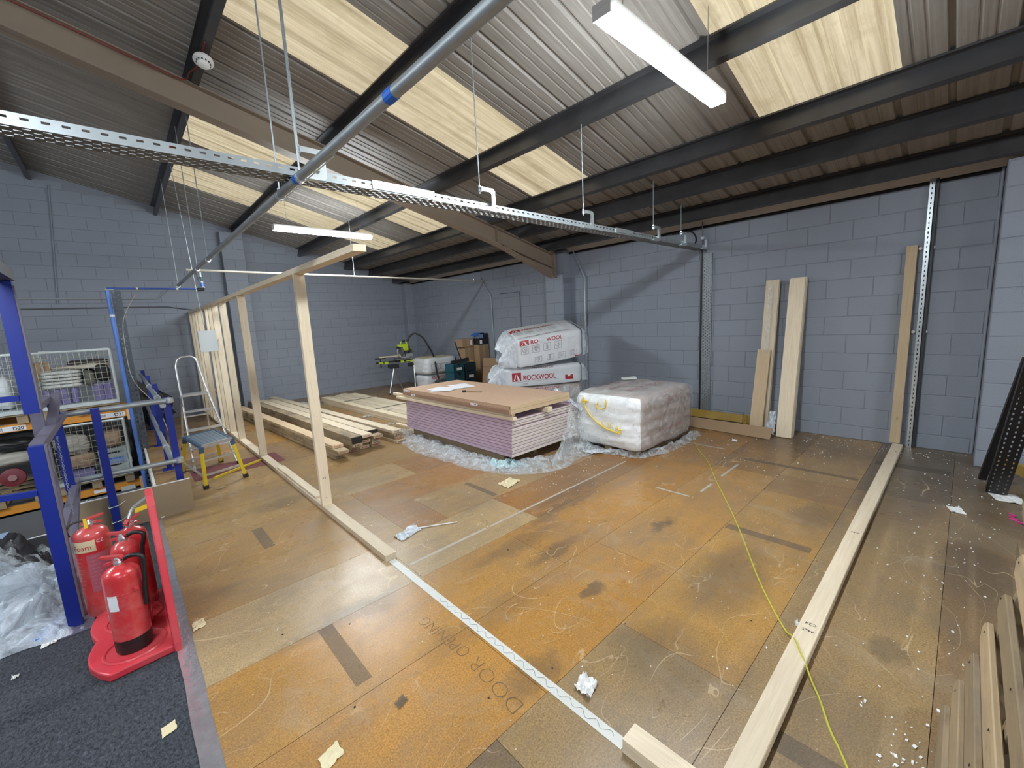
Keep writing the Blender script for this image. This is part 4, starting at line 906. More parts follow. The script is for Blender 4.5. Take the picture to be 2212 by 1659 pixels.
def top_decals(t, F, body, tot):
    mr, mw, mg = MB(), MB(), MB()
    # front face: s .0 (bottom) ... .42 (front edge); upper face beyond
    logo(mr, mw, F, .06, .335, .15, .085)
    put_text(mr, 'RO', lambda u, v: F(u, v, .004), .235, .345, .082, .13, .02); put_text(mr, 'WOOL', lambda u, v: F(u, v, .004), .50, .345, .082, .27, .02)
    for k in range(4): frame(mg, F, .08+.185*k, .20, .118, .118); icon(mg, F, k, .08+.185*k, .20, .118)
    for i, k in enumerate((3, 2, 4, 5)):
        x = .30+.20*i; q = .118; frame(mg, F, x, .045, q, .085); icon(mg, F, k, x, .04, q*.85)
    logo(mr, mw, F, .02, .85, .17, .11); put_text(mr, 'ROCKWOOL', lambda u, v: F(u, v, .004), .21, .86, .10, .58, .02)
    for k in range(4): frame(mg, F, .05+.2*k, .66, .13, .15); icon(mg, F, k, .05+.2*k, .665, .13)
    put_text(mg, 'A1 NON-COMBUSTIBLE INSULATION', lambda u, v: F(u, v, .004), .06, .50, .05, .85, .004)
    rectd(mr, F, .98, .01, 1.08, .03)
    tag(mr.build('red_printing', PRINTR, body), kind='stuff'); tag(mw.build('white_mark', WHITE, body), kind='stuff'); tag(mg.build('grey_printing', PRINTG, body), kind='stuff')
    tp_ = MB(); rectd(tp_, F, .38, .33, .49, .46, .007); rectd(tp_, F, .86, .10, .99, 1.05, .003); tag(tp_.build('clear_patch', M('pack_patch', (.74, .76, .80), .2), body), kind='stuff')
def low_decals(t, F, body, tot):
    mr, mw, mg = MB(), MB(), MB()
    logo(mr, mw, F, .12, .09, .15, .14); put_text(mr, 'ROCKWOOL', lambda u, v: F(u, v, .004), .30, .10, .115, .56, .02)
    put_text(mg, 'FIRE INSULATION', lambda u, v: F(u, v, .004), .46, .275, .045, .36, .01)
    rectd(mr, F, 1.02, .06, 1.16, .135); mw.add([F(1.06+a, .10+b, .006) for a, b in ((0, .04), (.02, 0), (.03, .03), (.04, 0), (.06, .04))], [(0,1,2,3,4)])
    line(mg, F, [(.2, .075), (.5, .08), (.9, .085)], .003); put_text(mg, 'MW 50', lambda u, v: F(u, v, .004), .30, .035, .02, .07)
    tag(mr.build('red_printing', PRINTR, body), kind='stuff'); tag(mw.build('white_mark', WHITE, body), kind='stuff'); tag(mg.build('grey_printing', PRINTG, body), kind='stuff')
pack('wool_pack', (4.53, 4.78, .925), [(0, 0), (-.01, .42), (.26, .50), (.66, .60), (.74, .55), (.74, .12), (.62, .0)], 1.12, .115, 'top tilted white mineral wool pack printed ROCKWOOL with picture boxes', 'mineral wool packs', top_decals, 1)
pack('wool_pack', (4.44, 4.98, .612), [(0, 0), (0, .29), (.06, .315), (.66, .325), (.72, .28), (.72, 0)], 1.32, 0, 'white mineral wool pack printed ROCKWOOL in the middle under the tilted one', 'mineral wool packs', low_decals, 5)
def base_decals(t, F, body, tot):
    mr = MB(); put_text(mr, 'ROCKWOOL', lambda u, v: F(u, v, .004), .35, .37, .09, .6, .012); logo(mr, MB(), F, .14, .36, .14, .1); tag(mr.build('red_printing', PRINTR, body), kind='stuff')
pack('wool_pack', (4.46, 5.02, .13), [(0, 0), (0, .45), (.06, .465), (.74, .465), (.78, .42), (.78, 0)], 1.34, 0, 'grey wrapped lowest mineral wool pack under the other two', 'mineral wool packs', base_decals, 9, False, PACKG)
pb_ = thing('pallet', (5.3, 4.9, 0), 'wooden pallet under the three mineral wool packs', 'pallet')
for k in range(3):
    o_ = V((4.50, 5.04, .06))+DD*(.08+.29*k); timber('bearer', o_, o_+AX*1.25, .09, .10, PALW, pb_)
for k in range(4):
    o_ = V((4.50, 5.04, .120))+AX*(.1+.35*k); timber('deck_board', o_, o_+DD*.74, .09, .018, PALW, pb_)
tag(MB().grid(lambda a, b: V((4.62, 4.70, .60))+AX*(a*.95-.05)+DD*(-.12+.1*b)+UZ*(-.02-.28*(1-b)+.06*nz((a*7, b*4, 3), 1)), 40, 14).build('draped_film', FILM, smooth=True), 'clear film draped over the front of the lowest wool pack', 'plastic film')
# ================================================================== LEFT: rails, gate, racks
def post(t, x, y, z0, z1, w_=.055, dp=.055, nm='post', m=BLUE):
    # blue box post; unlit sides are separate grey slabs
    return boxo(nm, (x-w_/2, y-dp/2, z0), (x+w_/2, y+dp/2, z1), m, t)
def baseplate(t, x, y, dx=.0, r=.08):
    b = boxo('base_plate', (x-r+dx, y-r, 0), (x+r+dx, y+r, .008), LILAC if x < 0 else BLUE, t)
    MB().lathe((x+.055+dx, y-.055, .008), [(.011, 0), (.011, .007)], 6).build('anchor_bolt', GALVL, b)
rail = thing('guard_rail', (-.1, 5.1, 0), 'blue and galvanised tube guard rail round the floor opening', 'guard rail')
for (x, y) in ((-.46, 5.14), (-.22, 5.05), (.27, 5.22), (.27, 6.95), (.27, 8.65), (.27, 10.35)):
    post(rail, x, y, .008 if True else 0, 1.12, .055, .055)
    baseplate(rail, x, y, 0, .07)
def rtube(pts, name='rail_tube', r=.024, m=GALV): return MB().tube([V(p) for p in pts], r, 12).build(name, m, rail, smooth=True)
rtube([(-.46, 5.10, 1.095), (.285, 5.16, 1.095)]); rtube([(-.46, 5.10, .52), (.285, 5.16, .50)])
for y0, y1 in ((5.16, 6.95), (6.95, 8.65), (8.65, 10.35)):
    rtube([(.235, y0, 1.05), (.235, y1, 1.05)]); rtube([(.235, y0, .50), (.235, y1, .50)])
for (x, y, zz) in ((.285, 5.16, 1.095), (.285, 5.16, .50)): MB().lathe((x, y, zz-.03), [(.01, 0), (.034, .008), (.036, .03), (.034, .052), (.01, .06)], 14).build('elbow_fitting', GALVL, rail, smooth=True)
for (y, zz) in ((5.9, 1.05), (7.5, 1.05), (5.9, .50)): MB().tube([(.235, y, zz), (.235, y+.09, zz)], .030, 12).build('sleeve', GALVL, rail, smooth=True)
kb = boxo('kick_board', (-.60, 5.085, 0), (.335, 5.10, .315), CARDD, rail); boxo('white_edge', (-.60, 5.084, .315), (.335, 5.101, .321), WHITE, rail)
boxo('rear_kick_board', (.10, 5.4, 0), (.105, 5.9, .1), CARDD, rail)
kw = boxo('left_kick_board', (-.95, 5.09, 0), (-.61, 5.10, .12), M('dark_board', (.09,.09,.10), .6), rail); boxo('left_white_edge', (-.95, 5.089, .12), (-.61, 5.101, .126), WHITE, rail)
for (x, y, zz) in ((-.22, 5.0, .24), (-.22, 5.0, .10), (-.46, 5.08, .30), (-.46, 5.08, .06)):
    MB().tube([(x-.035, y+.02, zz), (x-.03, y-.008, zz), (x+.03, y-.006, zz+.006), (x+.075, y+.08, zz+.012)], .003, 6).build('cable_tie', WHITE, rail)
# gate post in front and the raised pallet gate
gate = thing('pallet_gate', (-.42, 4.2, 0), 'blue and grey steel up-and-over gate frame standing on the carpet at the left', 'gate')
post(gate, -.415, 3.53, .008, 1.12, .062, .055, 'front_post'); 
g = boxo('base_plate', (-.475, 3.42, 0), (-.335, 3.60, .008), LILAC, gate); MB().lathe((-.385, 3.455, .008), [(.010, 0), (.010, .007)], 6).build('anchor_bolt', GALVL, g)
boxo('post_side', (-.383, 3.505, .05), (-.372, 3.555, 1.12), LILAC, gate)  # thin grey slab puts the post's unlit side into the colour
boxo('top_arm', (-.445, 3.56, 1.085), (-.385, 5.11, 1.13), LILAC, gate)
boxo('mid_arm', (-.435, 3.56, .50), (-.395, 5.11, .54), LILAC, gate)
timber('brace_arm', (-.415, 5.10, .50), (-.415, 3.60, .20), .04, .04, LILAC, gate); timber('brace_arm', (-.415, 4.3, 1.12), (-.415, 4.95, 1.28), .05, .04, LILAC, gate)
boxo('second_post', (-.50, 4.28, .5), (-.44, 4.33, 1.36), LILAC, gate); boxo('link_arm', (-.50, 4.33, 1.24), (-.44, 4.9, 1.28), LILAC, gate); boxo('rear_post', (-.47, 4.88, .5), (-.41, 4.93, 1.26), BLUE, gate)
boxo('hanging_leg', (-.425, 3.47, 1.31), (-.365, 3.53, 2.03), BLUE, gate); boxo('hanging_leg_side', (-.365, 3.475, 1.33), (-.357, 3.525, 2.0), LILAC, gate)  # grey slab on the leg stands for its side out of the light
boxo('overhead_arm', (-.425, 1.2, 2.03), (-.355, 3.54, 2.09), M('dark_grey_paint', (.10,.10,.115), .45, .2), gate)
timber('gate_bar', (-.43, 3.50, 1.40), (-1.4, 3.50, 1.42), .03, .03, BLUE, gate); timber('gate_bar', (-.445, 3.50, .86), (-1.4, 3.50, .93), .03, .03, BLUE, gate)
ch_ = MB()
for i in range(34):
    zz = .55+i*.016; 
    r_ = [V((-.372+(.005*math.cos(a) if i % 2 else 0), 4.0+(0 if i % 2 else .005*math.cos(a)), zz+.010*math.sin(a))) for a in [k*PI/3 for k in range(7)]]; ch_.tube(r_, .002, 4, False)
ch_.build('chain', GALV, gate)
# ---- pallet rack beyond the opening
rk = thing('pallet_rack', (-1.4, 9.0, -2.6), 'tall pallet rack with orange beams and perforated uprights left of the opening', 'rack')
def upright(t, x, y, z0, z1, m):
    mb = MB(); channel(mb, (x+.035, y-.03, z0), (x+.035, y-.03, z1), .10, .06, (0,-1,0), (1,0,0), .075, 2, hole=.02); return mb.build('upright', m, t, solid=.003)
RKM = M('rack_upright', (.09, .105, .13), .45, .3, .3, 9)
for y in (8.62, 9.52): upright(rk, .055, y, -2.6, 2.42, RKM)
boxo('upright_cap', (-.02, 8.56, 2.42), (.07, 8.68, 2.44), GALV, rk)
for z0 in (-1.4, -.2, 1.0): timber('frame_brace', (.03, 8.62, z0), (.03, 9.52, z0+.7), .03, .03, RKM, rk)
BZ = (.66, -.44)
for zz in BZ:
    for y in (8.55, 9.5):
        b = boxo('beam', (-3.2, y, zz-.10), (-.03, y+.045, zz), ORANGE, rk)
    e = boxo('end_connector', (-.04, 8.545, zz-.16), (-.0, 8.56, zz+.04), M('peach_paint', (.75,.42,.22), .5), rk)
lb = MB(); 
for (s_, x, zz) in (('D21', -.18, .615), ('D20', -1.17, .615)):
    l = boxo('beam_label', (x-.18, 8.546, zz-.045), (x+.12, 8.5495, zz+.022), PAPER, rk)
    mb = MB(); put_text(mb, s_, lambda u, v: V((x+u, 8.544, zz-.035+v)), 0, 0, .062, .10, .01); mb.build('label_text', INK, l)
    mb = MB()
    for k in range(9): mb.box((x-.165+k*.009, 8.5445, zz-.03), (x-.165+k*.009+.004, 8.5455, zz+.01))
    mb.build('barcode', INK, l)
boxo('beam_label', (-.55, 8.546, -.515), (-.33, 8.5495, -.47), PAPER, rk)
boxo('shelf_deck', (-3.2, 8.6, -.45), (-.05, 9.5, -.43), M('grey_deck', (.10, .11, .12), .6), rk)
boxo('lower_panel', (-3.2, 8.50, -1.7), (-.05, 8.515, -.56), M('panel_grey', (.13,.135,.145), .7), rk); boxo('grey_back_panel', (-3.2, 9.60, -2.6), (-.05, 9.62, .50), M('panel_dark', (.10,.104,.11), .8), rk)
boxo('lower_deck', (-3.2, 7.6, -1.25), (-.05, 9.5, -1.23), M('grey_deck2', (.14, .15, .155), .6), rk)
boxo('paper_notice', (-.26, 8.53, -.86), (-.10, 8.535, -.50), M('off_white_card', (.60,.63,.60), .6), rk)
# thin cable and black bin liner hanging near the upright
tag(MB().tube(smooth([V(p) for p in ((.30, 8.5, 2.35), (.12, 8.4, 2.0), (.08, 8.3, 1.6), (.10, 8.3, 1.1), (.30, 8.0, .70), (.36, 7.5, .3), (.36, 6.9, .05))]), .004, 6).build('thin_cable', M('cream_cable', (.5,.47,.40), .5), smooth=True), 'thin cream cable trailing down from the rack upright to the floor', 'cable')
tag(MB().tube([(.02, 8.3, .78), (.27, 6.98, .92)], .008, 8).build('tie_bar', GALV), 'thin bar tying the rack upright to the guard rail', 'bar')
tag(puff(.13, .62, 10.4, 10.95, 0.0, .62, .06, 31, 3.0, 22).build('black_bag', FILMB, smooth=True), 'black plastic bag slumped on the floor beyond the guard rail', 'bag')
tag(MB().grid(lambda a, b: V((.12+a*.5, 10.2+.05*nz((a*5, b*5, 1), 1), .5+b*.5*(1-a*.8)+.03*nz((a*6, b*6, 2), 1))), 16, 16).build('dark_netting', M('netting', (.08,.08,.085), .7)), 'dark netting draped behind the guard rail at the back wall', 'netting')
# ---- wooden pallets + wire cages on the rack
def rack_pallet(x, z_, label):
    p = thing('pallet', (x, 8.9, z_), label, 'pallet', )
    for dx in (-.36, 0, .36): boxo('bottom_board', (x+dx-.05, 8.50, z_), (x+dx+.05, 9.6, z_+.018), PALP, p)
    for dx in (-.36, 0, .36):
        for y in (8.55, 9.05, 9.55): boxo('block', (x+dx-.05, y-.05, z_+.018), (x+dx+.05, y+.05, z_+.105), PALP, p)
    for y in (8.53, 8.80, 9.05, 9.3, 9.56): boxo('deck_board', (x-.41, y-.045, z_+.105), (x+.41, y+.045, z_+.125), PALP, p)
WIRE = M('cage_wire', (.50, .50, .42), .4, .5, .1, 10); WIREW = M('cage_frame', (.62, .68, .68), .35, .3, .1, 8)
def cage(x, z_, label, h=.78, wid=.80, dep=1.1, m=WIRE):
    t = thing('wire_cage', (x, 9.0, z_), label, 'wire cage'); x0, x1, y0, y1 = x-wid/2, x+wid/2, 8.47, 8.47+dep
    boxo('base', (x0, y0, z_), (x1, y1, z_+.05), WIREW, t)
    for (a, b) in ((x0, y0), (x1, y0), (x0, y1), (x1, y1)): MB().tube([(a, b, z_), (a, b, z_+h)], .014, 8).build('corner_post', WIREW, t, smooth=True)
    MB().tube([(x0, y0, z_+h), (x1, y0, z_+h), (x1, y1, z_+h), (x0, y1, z_+h), (x0, y0, z_+h)], .016, 8).build('top_rail', WIREW, t)
    for nm, A_, B_ in (('front_mesh', (x0, y0), (x1, y0)), ('back_mesh', (x0, y1), (x1, y1)), ('side_mesh', (x1, y0), (x1, y1)), ('side_mesh', (x0, y0), (x0, y1))):
        w_ = MB(); A_, B_ = V((*A_, z_+.05)), V((*B_, z_+.05)); n = 13
        for i in range(1, n): p = A_.lerp(B_, i/n); w_.tube([p, p+V((0, 0, h-.05))], .0028, 5, False)
        for j in range(1, 9): dz = V((0, 0, (h-.05)*j/9)); w_.tube([A_+dz, B_+dz], .0032, 5, False)
        tag(w_.build(nm, m, t), kind='stuff')
    for zz in (.2, .45): MB().tube([(x1+.012, y0, z_+h*zz), (x1+.012, y0+.0, z_+h*zz+.09)], .012, 6).build('latch', WIRE, t)
    return t
rack_pallet(-.50, .66, 'light wooden pallet under the right upper wire cage on the rack'); cage(-.50, .79, 'wire cage with purple rolls and folded white sheets on the upper beam marked D21')
rack_pallet(-1.42, .66, 'light wooden pallet under the left upper wire cage on the rack'); cage(-1.42, .79, 'wire cage at the left edge on the upper beam marked D20', m=WIREW)
rack_pallet(-.50, -.43, 'wooden pallet under the lower wire cage on the rack'); cage(-.50, -.30, 'lower wire cage holding sacks and a grey crate on the rack', .84)
rack_pallet(-1.42, -.43, 'wooden pallet under the machinery parts on the lower rack level')
random.seed(8)
for i in range(5):
    x = -.80+.085*i+(.16 if i == 4 else 0); y = 8.60+.05*(i % 2)
    t = tag(MB().lathe((x, y, .845), [(.020, 0), (.042, .002), (.044, .01), (.044, .20), (.042, .208), (.018, .21)], 16, (random.uniform(-.1, .1), 0, 1)).build('film_roll', PURPLE, smooth=True), ['leftmost purple film roll at the cage front', 'second purple film roll from the left in the cage', 'third purple film roll from the left in the cage', 'fourth purple film roll from the left in the cage', 'rightmost purple film roll of the left cluster in the cage'][i], 'roll', 'purple rolls in the upper cage')
for i in range(2): tag(MB().lathe((-.28+.1*i, 8.62, .845), [(.03, 0), (.052, .002), (.054, .01), (.048, .24), (.02, .245)], 16).build('film_roll', PURPLE, smooth=True), ['wide purple roll standing alone right of the dark gap in the cage', 'purple roll in the right front corner of the upper cage'][i], 'roll', 'purple rolls in the upper cage')
for i in range(5):
    tag(puff(-.84, -.44, 8.56, 9.1, 1.075+i*.046, 1.122+i*.046, .008, 40+i, 5, 12).build('folded_sheet', SLABW, smooth=True), f'{ordn[i]} folded white sheet counted upward in the upper cage pile', 'sheet', 'folded white sheets in the upper cage')
tag(puff(-.42, -.30, 8.6, 9.0, 1.06, 1.28, .03, 51, 4, 14).build('grey_bundle', M('olive_cloth', (.14,.14,.11), .8), smooth=True), 'dark olive bundle beside the folded sheets in the upper cage', 'bundle')
tag(puff(-.29, -.14, 8.6, 9.3, 1.10, 1.36, .03, 52, 4, 14).build('black_bundle', M('black_cloth', (.02,.02,.022), .8), smooth=True), 'black bundle at the right inside the upper cage', 'bundle')
tag(puff(-.75, -.12, 8.7, 9.0, 1.31, 1.37, .03, 53, 4, 18).build('cream_cloth', M('cream_cloth', (.55,.50,.42), .8), smooth=True), 'crumpled cream cloth lying on top of the pile in the upper cage', 'cloth')
tag(puff(-.60, -.14, 9.1, 9.4, 1.34, 1.43, .02, 54, 4, 14).build('dark_box', M('dark_brown_cloth', (.05,.04,.04), .8), smooth=True), 'long dark bundle at the back of the upper cage', 'bundle')
for i in range(2): tag(MB().lathe((-.86+.09*i, 8.8, 1.18), [(.01, 0), (.035, .0), (.035, .26), (.01, .262)], 14).build('brown_roll', CARD, smooth=True), ['left brown cardboard roll standing in the upper cage corner', 'right brown cardboard roll beside the first in the upper cage'][i], 'roll')
for i in range(3): tag(puff(-1.74+.22*i, -1.55+.22*i, 8.6, 9.0, .85, 1.30, .02, 60+i, 4, 12).build('white_package', PACKW, smooth=True), ['left white package in the left cage', 'middle white package in the left cage', 'right white package in the left cage, nearest the blue leg'][i], 'package')
tag(puff(-.84, -.50, 8.56, 8.9, .10, .36, .06, 70, 3.2, 22).build('pale_sack', RUBBLE, smooth=True), 'lumpy pale sack on top in the lower cage', 'sack')
tag(puff(-.84, -.46, 8.56, 8.9, -.12, .11, .04, 71, 3.6, 22).build('brown_sack', SACK, smooth=True), 'brown sack beneath the pale sack in the lower cage', 'sack')
tag(puff(-.36, -.16, 8.56, 8.95, .12, .34, .04, 72, 3.6, 18).build('tan_sack', SACK, smooth=True), 'tan sack above the grey crate in the lower cage', 'sack')
cr = thing('grey_crate', (-.26, 8.7, -.24), 'grey plastic crate with handles in the right of the lower cage', 'crate')
boxo('body', (-.43, 8.52, -.24), (-.12, 8.9, .10), M('crate_grey', (.44,.48,.50), .5), cr)
for zz, mm in ((-.15, BLACK), (-.05, BLUEF), (.04, BLACK)): boxo('slot', (-.36, 8.515, zz), (-.20, 8.52, zz+.02), mm, cr)
boxo('blue_band', (-.42, 8.516, -.11), (-.14, 8.52, -.04), M('pale_blue', (.25,.38,.66), .5), cr)
tag(boxo('purple_box', (-.76, 8.53, -.245), (-.50, 8.8, -.13), PURPLE), 'purple box at the bottom of the lower cage', 'box')
# machinery parts at the lower left
mp = thing('hose_reel', (-1.25, 8.6, -.25), 'dark red round reel lying on the lower rack level at the left edge', 'reel')
MB().lathe((-1.27, 8.62, -.06), [(.02, -.03), (.12, -.03), (.125, 0), (.12, .04), (.07, .05), (.02, .05)], 26, (0,-1,.15)).build('drum', M('dark_red', (.20,.03,.04), .4), mp, smooth=True)
MB().lathe((-1.27, 8.56, -.055), [(.028, 0), (.042, 0), (.042, .012), (.028, .012)], 20, (0,-1,.15)).build('hub_ring', M('pinkish', (.4,.2,.2), .5), mp)
tag(puff(-1.45, -1.05, 8.55, 8.9, .10, .27, .02, 80, 3.5, 16).build('cream_cushion', M('cream_plastic', (.52,.50,.44), .5), smooth=True), 'cream rounded cover above the red reel on the lower rack level', 'cover')
tag(puff(-1.40, -1.02, 8.60, 8.9, .28, .45, .03, 81, 3.5, 16).build('black_cover', BLACK, smooth=True), 'black bulky case above the cream cover on the lower rack level', 'case')
tag(puff(-1.03, -.93, 8.6, 8.8, -.28, .0, .02, 82, 3, 14).build('cream_bottle', M('cream_plastic2', (.55,.53,.46), .5), smooth=True), 'cream upright container beside the red reel', 'container')
tag(puff(-1.02, -.90, 8.75, 9.2, -.05, .42, .03, 83, 3, 14).build('black_bin_bag', BLACK, smooth=True), 'black upright bundle between the reel and the lower cage', 'bundle')
# louvre frames and pallet low down on the left
lf = thing('aluminium_frame', (-.95, 7.9, -1.1), 'low aluminium slatted frame lying beneath the lower orange beam', 'frame')
boxo('tray_base', (-1.5, 7.7, -1.12), (-.62, 8.4, -1.08), PALP, lf)
for k in range(3): boxo('slat', (-1.5, 7.66+.02*k, -1.02+.13*k-.1), (-.62, 7.70+.02*k, -.95+.13*k-.1), ALU if k == 2 else GREYB, lf)
for x in (-.64, -.9): boxo('end_post', (x, 7.64, -1.2), (x+.03, 7.70, -.70), ALU, lf)
tag(boxo('blue_white_box', (-1.42, 7.62, -.72), (-1.28, 7.8, -.55), M('pale_blue2', (.35,.5,.75), .5)), 'small blue and white box on the aluminium frame', 'box')
# ---- plastic sheeting heap on the carpet at the left
def heap(x0, x1, y0, y1, h, seed, m, name, label, n=60, oc=1.5):
    def fn(a, b):
        x, y = x0+(x1-x0)*a, y0+(y1-y0)*b; env = max(0, math.sin(PI*a))**.5*max(0, math.sin(PI*b))**.45
        wv = .45+.55*fbm((x*2+seed, y*2, 0), 1.3, 3); fld = abs(fbm((x*3+seed, y*5-x*2, 3), 1.6, 4))
        return V((x+.06*nz((x*4, y*4, seed), 1), y+.06*nz((y*4, x*4, seed+3), 1), .004+h*env*(wv*.7+fld*.7)))
    return tag(MB().grid(fn, n, n).build(name, m, smooth=True), label, 'plastic film')
heap(-1.7, -.40, 3.45, 4.5, .40, 2, film('sheeting', (.62,.70,.78), .62, 7), 'plastic_heap', 'big crumpled heap of clear plastic sheeting on the carpet at the left', 110)
heap(-1.5, -.55, 4.1, 4.9, .45, 12, FILM, 'plastic_heap', 'smaller heap of clear plastic behind the big heap', 70)
heap(-1.05, -.62, 4.35, 4.85, .50, 17, FILMB, 'black_film', 'crumpled black plastic film on the heap by the guard rail', 60)
# blue angle, foam tube bits
ba = thing('blue_protector', (-.52, 3.55, 0), 'bright blue foam edge protector folded in a V on the carpet', 'protector')
timber('leg', (-.585, 3.50, .016), (-.475, 3.655, .016), .032, .03, BLUEF, ba); timber('leg', (-.575, 3.485, .016), (-.465, 3.50, .016), .032, .03, BLUEF, ba)
# ---- fire extinguishers and stand
def extinguisher(x, y, r, h, label, base=RED, lab=None, hose=True, yaw=0, z0=.0):
    t = thing('fire_extinguisher', (x, y, z0), label, 'fire extinguisher', 'fire extinguishers')
    b = MB().lathe((x, y, z0), [(r*.6, 0), (r*.96, .004), (r, .015), (r, .08)], 30).build('base_band', base, t, smooth=True)
    MB().lathe((x, y, z0+.08), [(r*1.0, 0), (r, .0), (r*1.012, .004), (r, .008), (r, h-.14), (r*.98, h-.122), (r*.90, h-.105), (r*.6, h-.085), (r*.3, h-.076), (.018, h-.07), (.018, h-.045)], 32).build('cylinder', RED, t, smooth=True)
    MB().lathe((x, y, z0+h-.12), [(r*1.003, -.02), (r*1.02, -.016), (r*1.003, -.012)], 32).build('shoulder_ring', RED, t, smooth=True)
    v = MB().lathe((x, y, z0+h), [(.020, .0), (.022, .02), (.016, .04), (.012, .05)], 12).build('valve', GALVL, t)
    cs, sn = math.cos(yaw), math.sin(yaw); f = lambda a, b_, c: (x+a*cs-b_*sn, y+a*sn+b_*cs, z0+h+c)
    MB().prism([(-.02,-.010),(.085,.004),(.09,.012),(.0,.010)], f(-.01, -.012, .045), (cs, sn, 0), (-.1*cs, -.1*sn, 1), (-sn*.024, cs*.024, 0)).build('lever', RED, t)
    MB().prism([(-.02,-.004),(.07,-.022),(.075,-.012),(0,.006)], f(-.01, -.011, .028), (cs, sn, 0), (0, 0, 1), (-sn*.022, cs*.022, 0)).build('carry_handle', REDP, t)
    MB().tube([f(.01, -.022, .03), f(.02, -.03, .02), f(.03, -.022, .03), f(.01, -.022, .032)], .0015, 5).build('safety_ring', GALVL, t)
    if hose:
        pts = [f(-.015, 0, .025), f(-.06, 0, .045), f(-.11, 0, .03), f(-r-.03, 0, -.04), f(-r-.018, 0, -.14), f(-r-.012, 0, -.24)]
        MB().tube(smooth([V(p) for p in pts]), .011, 10).build('hose', BLACK, t, smooth=True)
    return t
def wraplabel(t, x, y, r, z0, z1, a0, a1, m, name, n=14):
    rr = r+.0012
    return MB().grid(lambda a, b: V((x+rr*math.cos(a0+(a1-a0)*a), y+rr*math.sin(a0+(a1-a0)*a), z0+(z1-z0)*b)), n, 2).build(name, m, t, smooth=True)
def wraptext(s_, x, y, r, zb, a0, size, arc, m, t, name='lettering'):
    mb = MB(); rr = r+.002; put_text(mb, s_, lambda u, v: V((x+rr*math.cos(a0+u/rr), y+rr*math.sin(a0+u/rr), zb+v)), 0, 0, size, arc, .0); return mb.build(name, m, t)
e1_ = extinguisher(-.155, 2.955, .078, .47, 'nearest red extinguisher with black base and white service label on the stand', BLACK, yaw=2.6, z0=.045)
wraplabel(e1_, -.155, 2.955, .078, .30, .385, -2.55, -1.95, PAPER, 'service_label')
MB().box((-.115, 2.876, .385), (-.095, 2.884, .40)).build('bracket_clip', REDP, e1_)
e2_ = extinguisher(-.285, 3.60, .085, .56, 'red foam extinguisher with cream band standing on the carpet beside the stand', RED, yaw=.5, hose=False)
wraplabel(e2_, -.285, 3.60, .085, .43, .50, -2.75, -1.35, CREAM, 'cream_band'); wraptext('Foam', -.285, 3.60, .0855, .445, -2.62, .045, .09, PRINTR, e2_)
wraplabel(e2_, -.285, 3.60, .085, .17, .41, -1.95, -.75, M('dull_pink_label', (.45,.12,.17), .5), 'instruction_label')
wraptext('CE', -.285, 3.60, .0855, .475, -1.3, .028, .035, PAPER, e2_)
mb = MB()
for k in range(9):
    zz = .20+.024*k
    for (a0_, a1_) in ((-2.62, -2.62+.25+.1*(k % 3)), (-1.85, -1.25-.12*(k % 2))):
        for q in range(4): aa, ab = a0_+(a1_-a0_)*q/4, a0_+(a1_-a0_)*(q+.8)/4; mb.add([(-.285+.0872*math.cos(t_), 3.60+.0872*math.sin(t_), z_) for t_, z_ in ((aa, zz), (ab, zz), (ab, zz+.003), (aa, zz+.003))], [(0,1,2,3)])
tag(mb.build('small_print', M('dull_print', (.55,.25,.26), .5), e2_), kind='stuff')
MB().box((-.30, 3.545, .57), (-.285, 3.552, .63)).build('yellow_tag', YELL, e2_)
MB().tube(smooth([V(p) for p in ((-.285, 3.60, .60), (-.34, 3.57, .615), (-.375, 3.55, .59), (-.37, 3.56, .54))]), .006, 8).build('short_hose', BLACK, e2_, smooth=True)
e3_ = extinguisher(-.13, 3.16, .062, .52, 'slimmer red extinguisher with clear hose at the middle of the stand', RED, yaw=2.5, z0=.045)
e4_ = extinguisher(-.10, 3.42, .072, .50, 'rear red extinguisher with black horn and yellow tag at the back of the stand', RED, yaw=.9, hose=False, z0=.045)
MB().tube(smooth([V(p) for p in ((-.10, 3.42, .60), (-.07, 3.46, .65), (.0, 3.52, .68), (.03, 3.55, .70))]), .009, 8).build('swivel_arm', GALV, e4_, smooth=True)
MB().obox((-.035, 3.42, .645), (.030, .005, .004), (.002, .0, .014), (0, .002, 0)).build('yellow_tag', YELL, e4_)
es = thing('extinguisher_stand', (-.13, 3.1, 0), 'red moulded plastic extinguisher stand with tall curved back on the carpet', 'stand')
# tray: rounded lobes towards the camera's left
cup = MB(); outline = []
for a in range(0, 13): t_ = a/12; outline.append((-.30+.06*math.cos(PI*t_*2)*0-.035*math.sin(PI*(t_*2 % 1)), 2.815+.66*t_))
outline = [(.0, 2.80), (-.26, 2.78), (-.30, 2.84)]+[( -.315-.03*math.sin(PI*((k/6) % 1)), 2.86+.62*k/12) for k in range(1, 13)]+[(-.28, 3.52), (.0, 3.53)]
MB().prism(outline[::-1], (0,0,0), (1,0,0), (0,1,0), (0,0,.042)).build('tray', REDP, es, bevel=.008)
for (cx_, cy_) in ((-.155, 2.955), (-.15, 3.28)):
    MB().lathe((cx_, cy_, .0425), [(.118, .0), (.122, .006), (.130, .008), (.136, .001)], 30).build('cup_rim', REDP, es, smooth=True)
